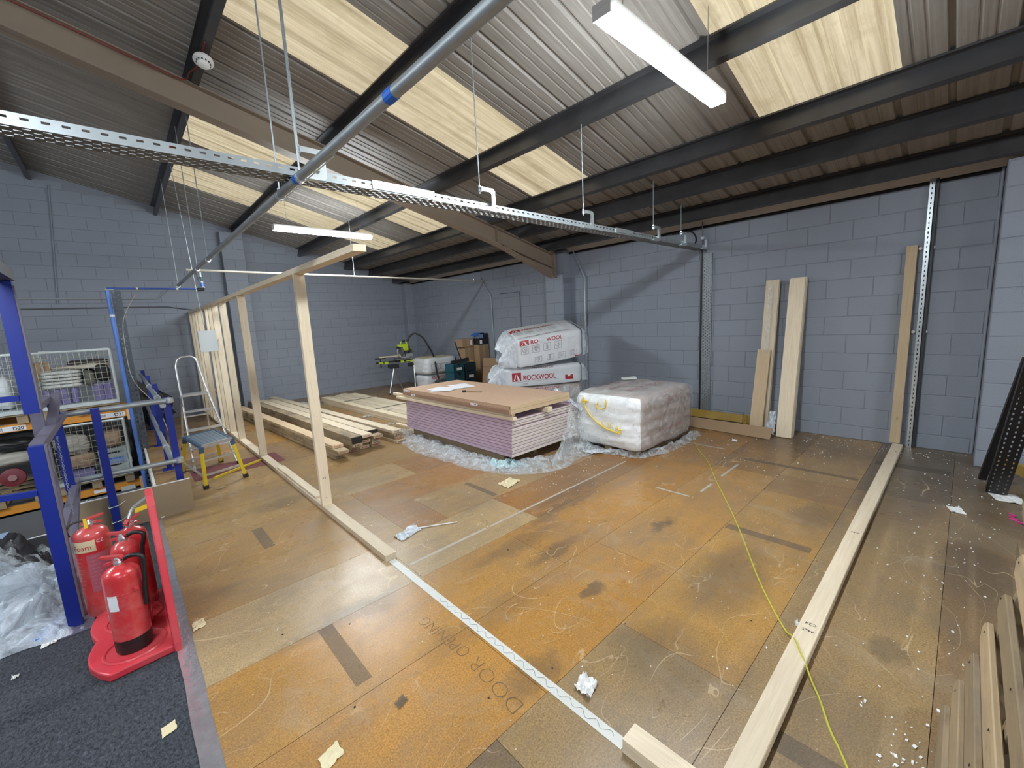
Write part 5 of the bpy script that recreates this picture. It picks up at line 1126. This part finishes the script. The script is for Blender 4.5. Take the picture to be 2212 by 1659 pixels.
# L-shaped side rail running up into the curved back
sidep = [(0, 2.79), (0, 0)]
MB().prism([(2.79, 0), (3.52, 0), (3.54, .05), (2.90, .05), (2.865, .085), (2.93, .45), (3.0, .72), (3.04, .80), (3.12, .83), (3.10, .845), (3.02, .83), (2.975, .78), (2.90, .55), (2.82, .2), (2.79, .05)], (-.005, 0, 0), (0,1,0), (0,0,1), (.035, 0, 0)).build('side_frame', REDP, es, bevel=.006)
MB().prism([(2.865, .085), (3.53, .06), (3.40, .62), (3.25, .78), (3.10, .835), (3.03, .79), (2.97, .62)], (.004, 0, 0), (0,1,0), (0,0,1), (.012, 0, 0)).build('back_panel', REDP, es)
# ================================================================== ladders
sp_ = thing('step_platform', (.62, 5.9, 0), 'yellow legged work platform with blue grey top on the floor by the studs', 'step platform')
T = [V((.43, 6.22, .52)), V((.50, 5.52, .52)), V((.80, 5.66, .52)), V((.74, 6.36, .52))]
F_ = [V((.40, 6.55, 0)), V((.50, 5.70, 0)), V((.88, 5.76, 0)), V((.82, 6.70, 0))]
F_ = [V((.38, 6.62, 0)), V((.50, 5.66, 0)), V((.90, 5.74, 0)), V((.80, 6.72, 0))]
mb = MB(); n_ = 7
for k in range(n_):
    a, b = k/n_+.008, (k+1)/n_-.008; p = [T[1].lerp(T[2], a), T[1].lerp(T[2], b), T[0].lerp(T[3], b), T[0].lerp(T[3], a)]
    mb = MB(); mb.add([q for q in p]+[q-V((0,0,.012)) for q in p], [(0,1,2,3),(7,6,5,4),(0,4,5,1),(1,5,6,2),(2,6,7,3),(3,7,4,0)]); mb.build('tread_slat', M('blue_grey_tread', (.22,.29,.36), .4, .4), sp_)
for a, b in ((0,1),(1,2),(2,3),(3,0)): timber('edge_rail', T[a]-V((0,0,.012)), T[b]-V((0,0,.012)), .03, .035, ALU if (a, b) == (1, 2) else M('blue_edge', (.05,.10,.17), .45), sp_)
for i in range(4):
    l = timber('leg', T[i].lerp(F_[i], .14) , T[i].lerp(F_[i], .96), .035, .03, YELL, sp_, up=(0,1,0)); timber('leg_top', T[i]-V((0,0,.01)), T[i].lerp(F_[i], .15), .045, .04, M('blue_edge2', (.06,.12,.2), .45), sp_, up=(0,1,0))
    f = T[i].lerp(F_[i], .95); MB().obox(f.lerp(F_[i], .5)+V((0,0,.012)), (.026,0,0), (0,.024,0), (0,0,.020)).build('rubber_foot', BLACK, sp_)
for fr in (.35, .68):
    timber('rung', T[1].lerp(F_[1], fr), T[2].lerp(F_[2], fr), .02, .022, ALU, sp_); timber('rung', T[0].lerp(F_[0], fr), T[3].lerp(F_[3], fr), .02, .022, ALU, sp_)
timber('spread_bar', T[1].lerp(F_[1], .72), T[0].lerp(F_[0], .72), .02, .015, ALU, sp_)
tag(timber('yellow_strap', (.62, 5.98, .012), (1.19, 6.33, .012), .03, .02, YELL), 'yellow rod lying on the maroon floor patch between platform and studs', 'rod')
sl = thing('stepladder', (.68, 7.2, 0), 'aluminium stepladder with hooped handrail standing behind the yellow platform', 'stepladder')
def stile(x, s): return [V((x, 6.60, .0)), V((x-.015*s, 6.95, .95))]
LB, RB, LT, RT = V((.49, 6.45, .0)), V((.95, 6.45, .0)), V((.53, 7.18, .92)), V((.83, 7.18, .92))
hoop = [LB, LT, V((.535, 7.30, 1.30)), V((.56, 7.32, 1.385)), V((.61, 7.33, 1.42)), V((.72, 7.33, 1.42)), V((.765, 7.32, 1.385)), V((.785, 7.30, 1.30)), RT, RB]
MB().tube(hoop, .013, 10).build('handrail_frame', ALU, sl, smooth=True)
for fr, nm in ((.28, 'step'), (.52, 'step'), (.76, 'step')):
    a, b = LB.lerp(LT, fr), RB.lerp(RT, fr); timber(nm, a, b, .08, .022, ALU, sl)
pt_ = timber('platform', LT.lerp(RT, 0)+V((0, .06, -.02)), RT+V((0, .06, -.02)), .22, .025, ALU, sl); 
for xx, x2 in ((.55, .50), (.81, .86)): MB().tube([(xx, 7.34, .90), (x2, 7.98, .0)], .012, 8).build('rear_leg', ALU, sl, smooth=True)
for zz in (.30, .55): f = 1-zz/.9; timber('rear_brace', (.55-.05*f, 7.34+.64*f, zz), (.81+.05*f, 7.34+.64*f, zz), .018, .018, ALU, sl)
for (x, y) in ((.49, 6.45), (.95, 6.45), (.50, 7.98), (.86, 7.98)): MB().lathe((x, y, 0), [(.018, 0), (.018, .035)], 10).build('rubber_foot', BLACK, sl)
# ================================================================== mitre saw on stand
ms = thing('mitre_saw_stand', (5.35, 9.95, 0), 'folding saw stand with silver legs and lime green clamps near the back corner', 'saw stand')
def P3(a, b, z): # a along the stand (rail), b across
    o = V((5.38, 9.86, 0)); u = V((.93, -.20, 0)).normalized(); v = V((.20, .93, 0)).normalized(); return o+u*a+v*b+UZ*z
for (a, b, a2, b2) in ((-.33, -.10, -.55, -.28), (-.30, .12, -.02, .38), (.18, -.12, .10, -.34), (.24, .10, .72, .36)):
    MB().tube([P3(a, b, .66), P3(a2, b2, .0)], .017, 10).build('leg', ALU, ms, smooth=True); MB().lathe(P3(a2, b2, 0), [(.024, 0), (.022, .04)], 10).build('foot', BLACK, ms)
for a in (-.32, .20): MB().obox(P3(a, 0, .675), (P3(1,0,0)-P3(0,0,0))*.11, (P3(0,1,0)-P3(0,0,0))*.13, (0,0,.045)).build('hinge_block', BLACK, ms)
MB().tube([P3(-.75, 0, .80), P3(.72, 0, .80)], .022, 10).build('main_rail', M('dark_rail', (.06,.06,.065), .4, .6), ms, smooth=True)
MB().tube([P3(.0, -.06, .745), P3(.60, -.06, .745)], .018, 10).build('extension_rail', ALU, ms, smooth=True)
for a in (-.50, -.10, .16, .36): MB().obox(P3(a, -.04, .785), (P3(1,0,0)-P3(0,0,0))*.045, (P3(0,1,0)-P3(0,0,0))*.05, (0,0,.030)).build('clamp', LIME, ms, bevel=.008)
MB().obox(P3(.20, -.08, .79), (P3(1,0,0)-P3(0,0,0))*.20, (P3(0,1,0)-P3(0,0,0))*.012, (0,0,.012)).build('mount_bar', LIME, ms)
for a, z in ((-.63, .90), (.62, .845)):
    MB().obox(P3(a, 0, z), (P3(1,0,0)-P3(0,0,0))*.13, (P3(0,1,0)-P3(0,0,0))*.04, (0,0,.018)).build('work_support', BLACK, ms, bevel=.005)
    MB().obox(P3(a, 0, z-.12), (P3(1,0,0)-P3(0,0,0))*.014, (P3(0,1,0)-P3(0,0,0))*.014, (0,0,.12)).build('support_stem', BLACK, ms)
    MB().obox(P3(a, -.02, z-.115), (P3(1,0,0)-P3(0,0,0))*.055, (P3(0,1,0)-P3(0,0,0))*.03, (0,0,.024)).build('green_clamp', LIME, ms, bevel=.008)
mw_ = thing('mitre_saw', tuple(P3(0, 0, .83)), 'lime green and grey mitre saw clamped on top of the folding stand', 'mitre saw')
ua, ub = (P3(1,0,0)-P3(0,0,0)), (P3(0,1,0)-P3(0,0,0))
MB().obox(P3(-.02, 0, .85), ua*.24, ub*.13, (0,0,.025)).build('base', M('saw_grey', (.20,.21,.21), .45, .4), mw_, bevel=.008)
MB().lathe(P3(-.02, -.08, .875), [(.10, 0), (.12, .005), (.12, .03), (.05, .035)], 24).build('turntable', ALU, mw_, smooth=True)
MB().obox(P3(-.16, -.0, .93), ua*.09, ub*.012, (0,0,.045)).obox(P3(.12, -.0, .93), ua*.09, ub*.012, (0,0,.045)).build('fence', ALU, mw_, bevel=.006)
MB().lathe(P3(-.10, -.05, 1.06), [(.02, -.022), (.135, -.022), (.14, 0), (.135, .022), (.02, .022)], 28, tuple(ua)).build('blade_guard', M('guard_grey', (.16,.165,.165), .4, .3), mw_, smooth=True)
MB().lathe(P3(-.11, -.05, 1.06), [(.11, -.004), (.128, 0), (.11, .004)], 28, tuple(ua)).build('blade', GALVL, mw_, smooth=True)
MB().obox(P3(-.02, -.06, 1.14), ua*.10, ub*.085, (.0,.0,.085)).build('motor_housing', LIME, mw_, bevel=.03)
MB().lathe(P3(.02, -.06, 1.13), [(.03, 0), (.066, .005), (.068, .07), (.05, .09), (.02, .092)], 20, tuple(ua)).build('motor_cap', BLACK, mw_, smooth=True)
MB().obox(P3(-.15, -.10, 1.19), ua*.05, ub*.05, (0,0,.035)).build('front_housing', LIME, mw_, bevel=.015)
MB().tube(smooth([P3(-.10, -.06, 1.22), P3(-.09, -.06, 1.275), P3(-.03, -.06, 1.295), P3(.04, -.06, 1.28), P3(.06, -.06, 1.21)]), .018, 10).build('top_handle', LIME, mw_, smooth=True)
MB().tube([P3(-.07, -.06, 1.29), P3(.02, -.06, 1.30)], .021, 8).build('handle_grip', BLACK, mw_, smooth=True)
MB().obox(P3(-.20, -.12, 1.15), ua*.035, ub*.04, (0,0,.028)).build('trigger_grip', BLACK, mw_, bevel=.01)
MB().tube(smooth([P3(-.20, -.1, 1.13), P3(-.215, -.1, 1.02), P3(-.17, -.1, .92), P3(-.10, -.1, .88)]), .012, 8).build('linkage', ALU, mw_, smooth=True)
MB().tube([P3(.02, .05, 1.0), P3(.22, .16, 1.04)], .042, 14).build('slide_bracket', M('guard_grey2', (.20,.205,.20), .4, .5), mw_, smooth=True)
MB().tube([P3(.10, .10, .98), P3(.30, .2, 1.02)], .030, 12).build('slide_rail', ALU, mw_, smooth=True)
MB().obox(P3(.10, .10, .93), ua*.05, ub*.05, (0,0,.09)).build('pivot', BLACK, mw_, bevel=.01)
tag(timber('work_piece', P3(-.66, -.02, .935), P3(-.12, -.02, .935), .08, .030, PINEL), 'pale timber piece lying across the left arm of the saw stand', 'timber')
hs = [P3(.08, .06, 1.16), P3(.13, .05, 1.32), P3(.22, .03, 1.44), P3(.34, .0, 1.47), P3(.50, -.05, 1.35), P3(.62, -.12, 1.10), P3(.60, -.5, .85), P3(.48, -.95, .50), P3(.40, -1.3, .28)]
tag(MB().tube(smooth(hs), .023, 12).build('vacuum_hose', M('hose_black', (.03,.032,.036), .45), smooth=True), 'black vacuum hose arching from the saw down to the dust extractor', 'hose')
# ================================================================== back corner things
def simplepack(name, x0, x1, y0, y1, z0, z1, label, print_fn=None, mats=PACKW, seed=0, amp=.02):
    t = thing(name, ((x0+x1)/2, (y0+y1)/2, z0), label, 'insulation pack'); b = puff(x0, x1, y0, y1, z0, z1, amp, seed, 6, 24).build('wrapped_body', mats, t, smooth=True)
    if print_fn: print_fn(b)
    return t
def rot(px, py, a): 
    c_, s_ = math.cos(a), math.sin(a); return lambda p: V((px+(p.x-px)*c_-(p.y-py)*s_, py+(p.x-px)*s_+(p.y-py)*c_, p.z))
def pf1(b):
    mr, mg = MB(), MB()
    put_text(mr, 'ROCKWOOL', lambda u, v: V((5.72+u, 9.185+.0*u, .31+v)), 0, 0, .09, .42, .015)
    for k in range(3): 
        for (a, b_, c_, d) in ((0,0,.11,.006),(0,.11,.11,.116),(0,0,.006,.11),(.104,0,.11,.11)): mg.add([V((5.74+.14*k+q, 9.183, .12+w_)) for q, w_ in ((a,b_),(c_,b_),(c_,d),(a,d))], [(0,1,2,3)])
    tag(mr.build('red_printing', PRINTR, b), kind='stuff'); tag(mg.build('grey_printing', PRINTG, b), kind='stuff')
simplepack('corner_wool_pack', 5.55, 6.45, 9.20, 9.80, .0, .42, 'lower mineral wool pack standing behind the saw stand in the corner', pf1, PACKW, 90)
def pf2(b):
    mg = MB()
    for k in range(4): 
        for (a, b_, c_, d) in ((0,0,.12,.006),(0,.14,.12,.146),(0,0,.006,.14),(.114,0,.12,.14)): mg.add([V((5.66+.15*k+q, 9.083, .55+w_)) for q, w_ in ((a,b_),(c_,b_),(c_,d),(a,d))], [(0,1,2,3)])
    put_text(mg, 'NON-COMBUSTIBLE INSULATION', lambda u, v: V((5.64+u, 9.083, .47+v)), 0, 0, .04, .6, .004)
    tag(mg.build('grey_printing', PRINTG, b), kind='stuff')
simplepack('corner_wool_pack', 5.52, 6.48, 9.10, 9.85, .43, .87, 'upper stained mineral wool pack with yellowish top in the corner', pf2, [PACKW, PACKW, M('stained_top', (.62,.54,.36), .4, 0, .3, 4, .3, 10)], 91)
# dust extractor
de = thing('dust_extractor', (5.55, 8.5, 0), 'low dark dust extractor with orange cap in front of the wool packs', 'extractor')
puff(5.36, 5.80, 8.27, 8.60, .06, .40, .01, 5, 4, 18).build('body', M('extractor_grey', (.05,.055,.06), .45), de, smooth=True)
MB().lathe((5.43, 8.27, .22), [(.04, 0), (.065, .005), (.065, .05), (.02, .055)], 18, (0,-1,0)).build('inlet', BLACK, de, smooth=True)
MB().box((5.52, 8.25, .24), (5.60, 8.29, .31)).build('orange_cap', ORANGE, de)
for x in (5.42, 5.74): MB().lathe((x, 8.29, .05), [(.02, 0), (.05, 0), (.05, .03), (.02, .03)], 16, (0,-1,0)).build('wheel', BLACK, de)
# teal toolbox stacks
def toolbox(x, y, z0, label, m=TEAL, w_=.29, d_=.34, h=.195, extra=None):
    t = thing('toolbox', (x, y, z0), label, 'toolbox', 'stacked teal toolboxes'); boxo('body', (x-w_/2, y-d_/2, z0), (x+w_/2, y+d_/2, z0+h-.004), m, t, bevel=.01)
    boxo('latch', (x-.03, y-d_/2-.012, z0+h-.05), (x+.03, y-d_/2, z0+h+.0), BLACK if m is TEAL else TEALD, t)
    for dx in (-w_/2, w_/2-.02): boxo('corner_rib', (x+dx, y-d_/2-.008, z0+.01), (x+dx+.02, y-d_/2, z0+h-.015), TEALD, t)
    if extra: boxo('white_label', (x-.06, y-d_/2-.010, z0+.05), (x+.07, y-d_/2-.002, z0+.11), PAPER, t)
    return t
for i in range(4): toolbox(5.46, 7.80, .01+.196*i, f'{ordn[i]} teal toolbox of the left stack in the corner', TEAL, extra=(i == 3))
for i in range(4): toolbox(5.77, 7.78, .01+.196*i, f'{ordn[i]} dark teal toolbox of the right stack in the corner', TEALD, extra=(i in (1, 2)))
dp = thing('dustpan_broom', (5.55, 7.75, .8), 'black broom head with upright black handle on top of the toolboxes', 'broom')
MB().obox((5.56, 7.72, .84), (.20, -.05, .025), (.01, .04, 0), (0, 0, .038)).build('head', BLACK, dp); MB().tube([(5.60, 7.72, .86), (5.50, 7.78, 1.28)], .014, 8).build('handle', BLACK, dp)
tag(MB().obox((5.86, 7.72, .808), (.05, 0, 0), (0, .03, 0), (0, 0, .012)).build('yellow_tool', YELL), 'small yellow tool on the right toolbox stack', 'tool')
tag(MB().obox((5.75, 7.68, .806), (.04, 0, 0), (0, .03, 0), (0, 0, .010)).build('violet_tool', PURPLE), 'small violet tool on the right toolbox stack', 'tool')
# tall cardboard boxes with smaller boxes on top
def cbox(name, x0, x1, y0, y1, z0, z1, label, m=CARD):
    t = thing(name, ((x0+x1)/2, (y0+y1)/2, z0), label, 'box'); b = boxo('carton', (x0, y0, z0), (x1, y1, z1), m, t, bevel=.004)
    boxo('seam_tape', ((x0+x1)/2-.03, y0-.0015, z0+.01), ((x0+x1)/2+.03, y0, z1-.002), M('brown_tape', (.42,.30,.18), .35), t); return t
cbox('tall_carton', 5.93, 6.19, 8.00, 8.26, 0, 1.12, 'left tall brown cardboard carton behind the toolboxes'); cbox('tall_carton', 6.20, 6.50, 7.80, 8.10, 0, 1.15, 'right tall brown cardboard carton against the wall')
t = cbox('flat_carton', 5.86, 6.19, 7.98, 8.30, 1.122, 1.30, 'small brown carton with white label on top of the left tall carton'); boxo('white_label', (6.08, 7.977, 1.16), (6.14, 7.9795, 1.27), PAPER, t)
t = thing('dark_case', (6.35, 7.75, 1.15), 'black case with white labels and blue lid on the right tall carton', 'case'); boxo('body', (6.21, 7.80, 1.152), (6.50, 8.10, 1.30), BLACK, t, bevel=.006)
boxo('white_label', (6.23, 7.797, 1.17), (6.30, 7.7995, 1.26), PAPER, t)
t = thing('blue_power_tool', (6.3, 7.7, 1.3), 'blue and white boxed item with blue cloth on the black case', 'box'); boxo('body', (6.22, 7.82, 1.302), (6.36, 8.00, 1.40), M('blue_white_box', (.25,.35,.55), .5), t); 
MB().grid(lambda a, b: V((6.12+a*.28, 7.76+b*.25, 1.40+.03*math.sin(a*3)+.015*nz((a*5, b*5, 0), 1)-.09*max(0, .35-a))), 14, 10).build('blue_cloth', M('blue_cloth', (.04,.15,.50), .6), t, smooth=True)
tag(boxo('black_box', (6.37, 7.82, 1.302), (6.50, 8.00, 1.41), BLACK), 'small black box beside the blue item on the black case', 'box')
# leaning flattened carton with handwriting
lc = thing('leaning_carton', (6.0, 7.3, 0), 'flat brown cardboard carton with black script leaning against the wall left of the packs', 'cardboard')
o_, eu, ev = V((5.98, 7.52, .02)), V((.12, -.60, 0)), V((.10, .0, .84))
MB().add([o_, o_+eu, o_+eu+ev, o_+ev]+[q+V((.05, .01, 0)) for q in (o_, o_+eu, o_+eu+ev, o_+ev)], [(0,3,2,1),(4,5,6,7),(0,1,5,4),(1,2,6,5),(2,3,7,6),(3,0,4,7)]).build('carton', CARD, lc)
mb = MB(); put_text(mb, 'eubay', lambda u, v: o_+eu*(.30+u)+ev*(.60+v)+V((-.006, -.004, 0)), 0, 0, .14, .40, .01)
mb.build('script', INK, lc)
mb = MB()
for i in range(7): put_text(mb, 'llllll', lambda u, v: o_+eu*(.25+u)+ev*(.18+.05*i+v)+V((-.006, -.004, 0)), 0, 0, .02, .3)
mb.build('small_print', M('brown_ink', (.15,.10,.06), .6), lc)
line_ = MB().add([o_+ev*.76+V((-.006,-.004,0)), o_+ev*.76+eu*.7+V((-.006,-.004,0)), o_+ev*.765+eu*.7+V((-.006,-.004,0)), o_+ev*.765+V((-.006,-.004,0))], [(0,1,2,3)]).build('fold_line', INK, lc)
tag(MB().obox((5.95, 7.55, .14), (.06, 0, 0), (0, .05, 0), (0, 0, .05)).build('cream_tool', WHITE, bevel=.015), 'small cream tool body on the floor between toolboxes and carton', 'tool')
# ================================================================== right: rack upright, pallets
ru = thing('rack_upright', (5.25, -.26, 0), 'black perforated rack upright leaning at the right edge', 'rack upright')
u0, u1 = V((5.27, -.275, .01)), V((4.35, -.40, 1.75))
dirv = (u1-u0).normalized(); side = V((0, 1, 0)); side = (side-dirv*side.dot(dirv)).normalized(); face = dirv.cross(side).normalized()
if face.x > 0: face = -face
mb = MB(); channel(mb, u0+dirv*.0, u1, .12, .07, face, side, .05, 3); mb.build('web', M('rack_black', (.022, .022, .024), .42, .3, .3, 9), ru, solid=.003)
ru2 = thing('rack_upright', (5.5, -.2, 0), 'second black rack leg just behind the leaning upright', 'rack upright')
timber('leg', (5.62, -.20, .02), (4.95, -.33, 1.2), .05, .03, MATS['rack_black'], ru2)
tag(timber('yellow_beam_end', (5.95, -.32, .12), (5.6, -.50, .12), .05, .09, MUST), 'mustard beam end behind the rack leg at the right edge', 'beam')
# leaning pallet: slats run along X, stacked up the tilt
pl_ = thing('leaning_pallet', (1.5, -.2, 0), 'weathered wooden pallet standing on edge along the right edge of the picture', 'pallet')
tilt = V((0, -.19, 1)).normalized(); nrm = V((0, 1, .19)).normalized()
random.seed(9)
def slat(zc, xa, xb, w_, name='slat', m=PALP, off=0, th_=.018):
    c0 = V((0, -.045, 0))+tilt*zc+nrm*off
    # chamfered outline in (x, up)
    n = .02; poly = [(xa, -w_/2), (xb-.05, -w_/2), (xb, -w_/2+.03), (xb-.005, w_/2-.03), (xb-.035, w_/2), (xa, w_/2)]
    poly = [(a+random.uniform(-.004, .004), b+random.uniform(-.003, .003)) for a, b in poly]
    L_ = xb-xa; cx_ = (xa+xb)/2; mb = MB().prism([(a-cx_, b) for a, b in poly], (0, -th_/2, 0), (1,0,0), (0,0,1), (0, th_, 0))
    me = bpy.data.meshes.new(name); me.from_pydata([tuple(v) for v in mb.v], [], mb.f); me.materials.append(m); ob = bpy.data.objects.new(name, me); C.objects.link(ob); ob.parent = pl_
    loc = c0+V((cx_, 0, 0))-V(pl_['_o']); ob.matrix_local = Matrix(((1, 0, 0, loc.x), (0, nrm.y, tilt.y, loc.y), (0, nrm.z, tilt.z, loc.z), (0, 0, 0, 1)))
    md = ob.modifiers.new('b', 'BEVEL'); md.width = .003; md.segments = 1
for i, (zc, xb) in enumerate(((.05, 2.23), (.195, 2.21), (.335, 2.19), (.475, 2.21), (.625, 2.17), (.775, 2.19), (.93, 2.18))):
    slat(zc, .95, xb, .078+random.uniform(-.005, .006), m=(PALP if i % 2 else PALW))
for xx in (2.13, 1.62, 1.06):   # stringers behind
    c0 = V((xx, -.045, 0))-nrm*.064; timber('stringer', c0+tilt*.01, c0+tilt*.98, .045, .10, PALW, pl_, up=tuple(nrm))
for i, zc in enumerate((.08, .40, .62, .92)):
    slat(zc, .98, 2.18, .09, 'rear_slat', PALW, -.127)
nl = MB()
for zc in (.195, .335, .475, .625, .775):
    for xx in (2.13, 1.62): nl.lathe(V((xx, -.045, 0))+tilt*(zc+.015)+nrm*.0115, [(.004, 0), (.004, .0015)], 6, tuple(nrm))
tag(nl.build('nail_head', INK, pl_), kind='stuff')
# second pallet / rubble further along the right edge
p2_ = thing('leaning_pallet', (3.6, -.4, 0), 'second weathered pallet standing further back at the right edge', 'pallet')
for i in range(6): timber('slat', (2.75, -.33-.02*i, .09+.16*i), (3.95, -.33-.02*i, .09+.16*i), .022, .10, PALP if i % 2 else PALW, p2_)
for xx in (2.8, 3.35, 3.9): timber('stringer', (xx, -.37, .01), (xx, -.49, .98), .10, .05, PALW, p2_)
tag(puff(4.35, 4.7, -.62, -.38, 0, .24, .03, 95, 3.5, 14).build('tan_sack', M('tan_cloth', (.40,.32,.20), .8, 0, .2, 8, .4, 20), smooth=True), 'tan lumpy sack on the floor at the right edge behind the pallets', 'sack')
tag(MB().box((2.3, -.75, 0), (2.6, -.45, .26)).build('grey_bucket', M('grey_tub', (.18,.19,.21), .6), bevel=.02), 'dark grey tub behind the leaning pallet', 'tub')
tag(MB().tube(smooth([V(p) for p in ((4.85,-.33,.004),(4.80,-.36,.012),(4.78,-.33,.006),(4.72,-.37,.012),(4.74,-.33,.004),(4.68,-.40,.006),(4.66,-.36,.01))]), .004, 5).build('pink_string', PINKS), 'tangled bright pink string on the floor at the right edge', 'string')
# ================================================================== debris on the floor
def scrap(x, y, sz, m, name, label, cat, seed, asp=1.0, h=.02, n=10):
    def fn(a, b):
        u, v = a-.5, b-.5; r_ = .62+.6*nz((math.atan2(v, u)*1.3+seed, seed, 0), 1); return V((x+u*sz*asp*(1+r_*.4), y+v*sz*(1+r_*.4)+.3*u*sz*asp, .003+h*abs(fbm((a*2.3+seed, b*2.3, 0), 1.5))))
    return tag(MB().grid(fn, n, n).build(name, m, solid=.0012), label, cat)
scrap(1.35, 1.07, .07, WHITE, 'paper_scrap', 'crumpled white paper scrap on the boards near the white tape', 'scrap', 1, 1.1, .05)
scrap(2.79, 3.15, .13, CREAM, 'paper_scrap', 'torn cream paper scrap in front of the pink boards', 'scrap', 2, 1.3, .03)
scrap(1.52, 3.0, .10, FILMD, 'film_strip', 'clear torn film strip on the floor right of the stud plate', 'plastic film', 3, 1.7, .03, 16)
tag(MB().tube([(1.42, 3.02, .006), (1.62, 3.0, .01), (1.90, 2.84, .008)], .005, 5).build('white_strip', WHITE), 'thin white strip on the torn film right of the stud plate', 'strip')
scrap(.12, 2.96, .07, CREAM, 'wood_chip', 'pale wood chip on the dark floor patch near the stand', 'chip', 4, .7, .02)
scrap(-.07, 2.24, .05, CREAM, 'tape_scrap', 'cream tape scrap on the carpet at the bottom left', 'scrap', 5, .8, .004)
scrap(.39, 1.60, .06, CREAM, 'tape_scrap', 'cream tape scrap on the boards at the bottom edge', 'scrap', 6, 1.1, .01)
scrap(.71, 1.62, .035, SMEAR, 'grey_lump', 'grey lump stuck on the boards at the lower left', 'lump', 7, 1.2, .01)
scrap(2.43, .49, .03, WHITE, 'plaster_chip', 'white plaster chip beside the right floor plate', 'chip', 8, 1, .03)
scrap(4.69, -.05, .07, WHITE, 'plaster_chip', 'larger white plaster chip near the right rack upright', 'chip', 10, 1.3, .01)
scrap(5.23, -.33, .14, WHITE, 'plaster_chip', 'white crumbled plaster at the foot of the leaning upright', 'chip', 11, 1.3, .02)
scrap(5.62, 1.93, .05, WHITE, 'plaster_chip', 'white chip in front of the cardboard strip', 'chip', 12, 1.1, .03)
scrap(-.52, 3.43, .04, WHITE, 'plaster_chip', 'white chip on the carpet beside the blue protector', 'chip', 13, 1.2, .02)
scrap(-.62, 3.20, .02, WHITE, 'plaster_chip', 'tiny white chip on the carpet near the plastic heap', 'chip', 14, 1, .02)
scrap(.62, 5.55, .05, PALP, 'wood_chip', 'small wood chip on the floor beside the yellow platform', 'chip', 15, 1.3, .01)
random.seed(77); mb = MB()
def chipm(x, y, r): mb.obox((x, y, r*.4+.001), (r*random.uniform(.6, 1.3), r*random.uniform(-.4, .4), 0), (r*random.uniform(-.4, .4), r*random.uniform(.5, 1), 0), (r*random.uniform(-.2, .2), 0, r*.4))
for _ in range(260): chipm(random.uniform(.3, 6.3), random.uniform(-.25, 4.5), random.uniform(.0015, .004))
for _ in range(150): chipm(random.gauss(3.9, .7), random.gauss(2.9, .25), random.uniform(.002, .005))
for _ in range(170): chipm(random.uniform(2.0, 6.0), random.gauss(-.05, .18), random.uniform(.002, .006))
for _ in range(60): chipm(random.gauss(1.85, .12), random.gauss(.02, .05), random.uniform(.002, .007))
for _ in range(80): chipm(random.uniform(4.5, 6.05), random.uniform(.9, 2.4), random.uniform(.002, .006))
for _ in range(90): chipm(random.uniform(6.0, 6.5), random.uniform(-.1, 1.3), random.uniform(.002, .006))
tag(mb.build('plaster_crumbs', WHITE), 'white plaster crumbs scattered over the chipboard floor', 'debris', kind='stuff')
mb = MB()
for (x, y) in ((.75, 2.3), (1.32, 1.25), (.55, 1.75), (1.0, 1.35), (1.9, 2.2), (1.82, 1.16), (.45, 2.5), (2.3, .68)): mb.lathe((x, y, .001), [(.005, 0), (.005, .002)], 8)
tag(mb.build('old_screw_heads', INK), 'dark old screw heads sunk in the chipboard', 'screws', kind='stuff')
# curved scratches in the varnish, as thin pale lines
random.seed(31); mb = MB()
def arc(cx_, cy_, r, a0, a1, n=26, w_=.0016):
    P_ = [V((cx_+r*math.cos(a0+(a1-a0)*i/n)+.006*nz((i*.7, cx_*3, 0), 1), cy_+r*math.sin(a0+(a1-a0)*i/n)+.006*nz((i*.7, 0, cy_*3), 1), .0022)) for i in range(n+1)]
    for a, b in zip(P_, P_[1:]):
        if min(a.x, b.x) < .09: continue
        d = (b-a).normalized(); s_ = V((-d.y, d.x, 0))*w_/2; mb.add([a-s_, b-s_, b+s_, a+s_], [(0,1,2,3)])
for _ in range(46):
    a0 = random.uniform(0, 6.28); arc(random.uniform(.2, 4.5), random.uniform(.4, 5.0), random.uniform(.15, 1.4), a0, a0+random.uniform(.2, .9), w_=random.uniform(.0008, .0022))
for (x, y) in ((2.9, 1.55), (2.85, 1.45), (1.2, 3.6), (2.6, 4.6), (3.1, 2.0)):
    for k in range(4): a0 = random.uniform(0, 6); arc(x+random.uniform(-.1, .1), y+random.uniform(-.1, .1), random.uniform(.04, .2), a0, a0+random.uniform(.6, 2), 12, .0014)
tag(mb.build('varnish_scratches', M('pale_scratch', (.60, .45, .27), .6), fl), kind='stuff')
for o in bpy.data.objects:
    if '_o' in o: del o['_o']
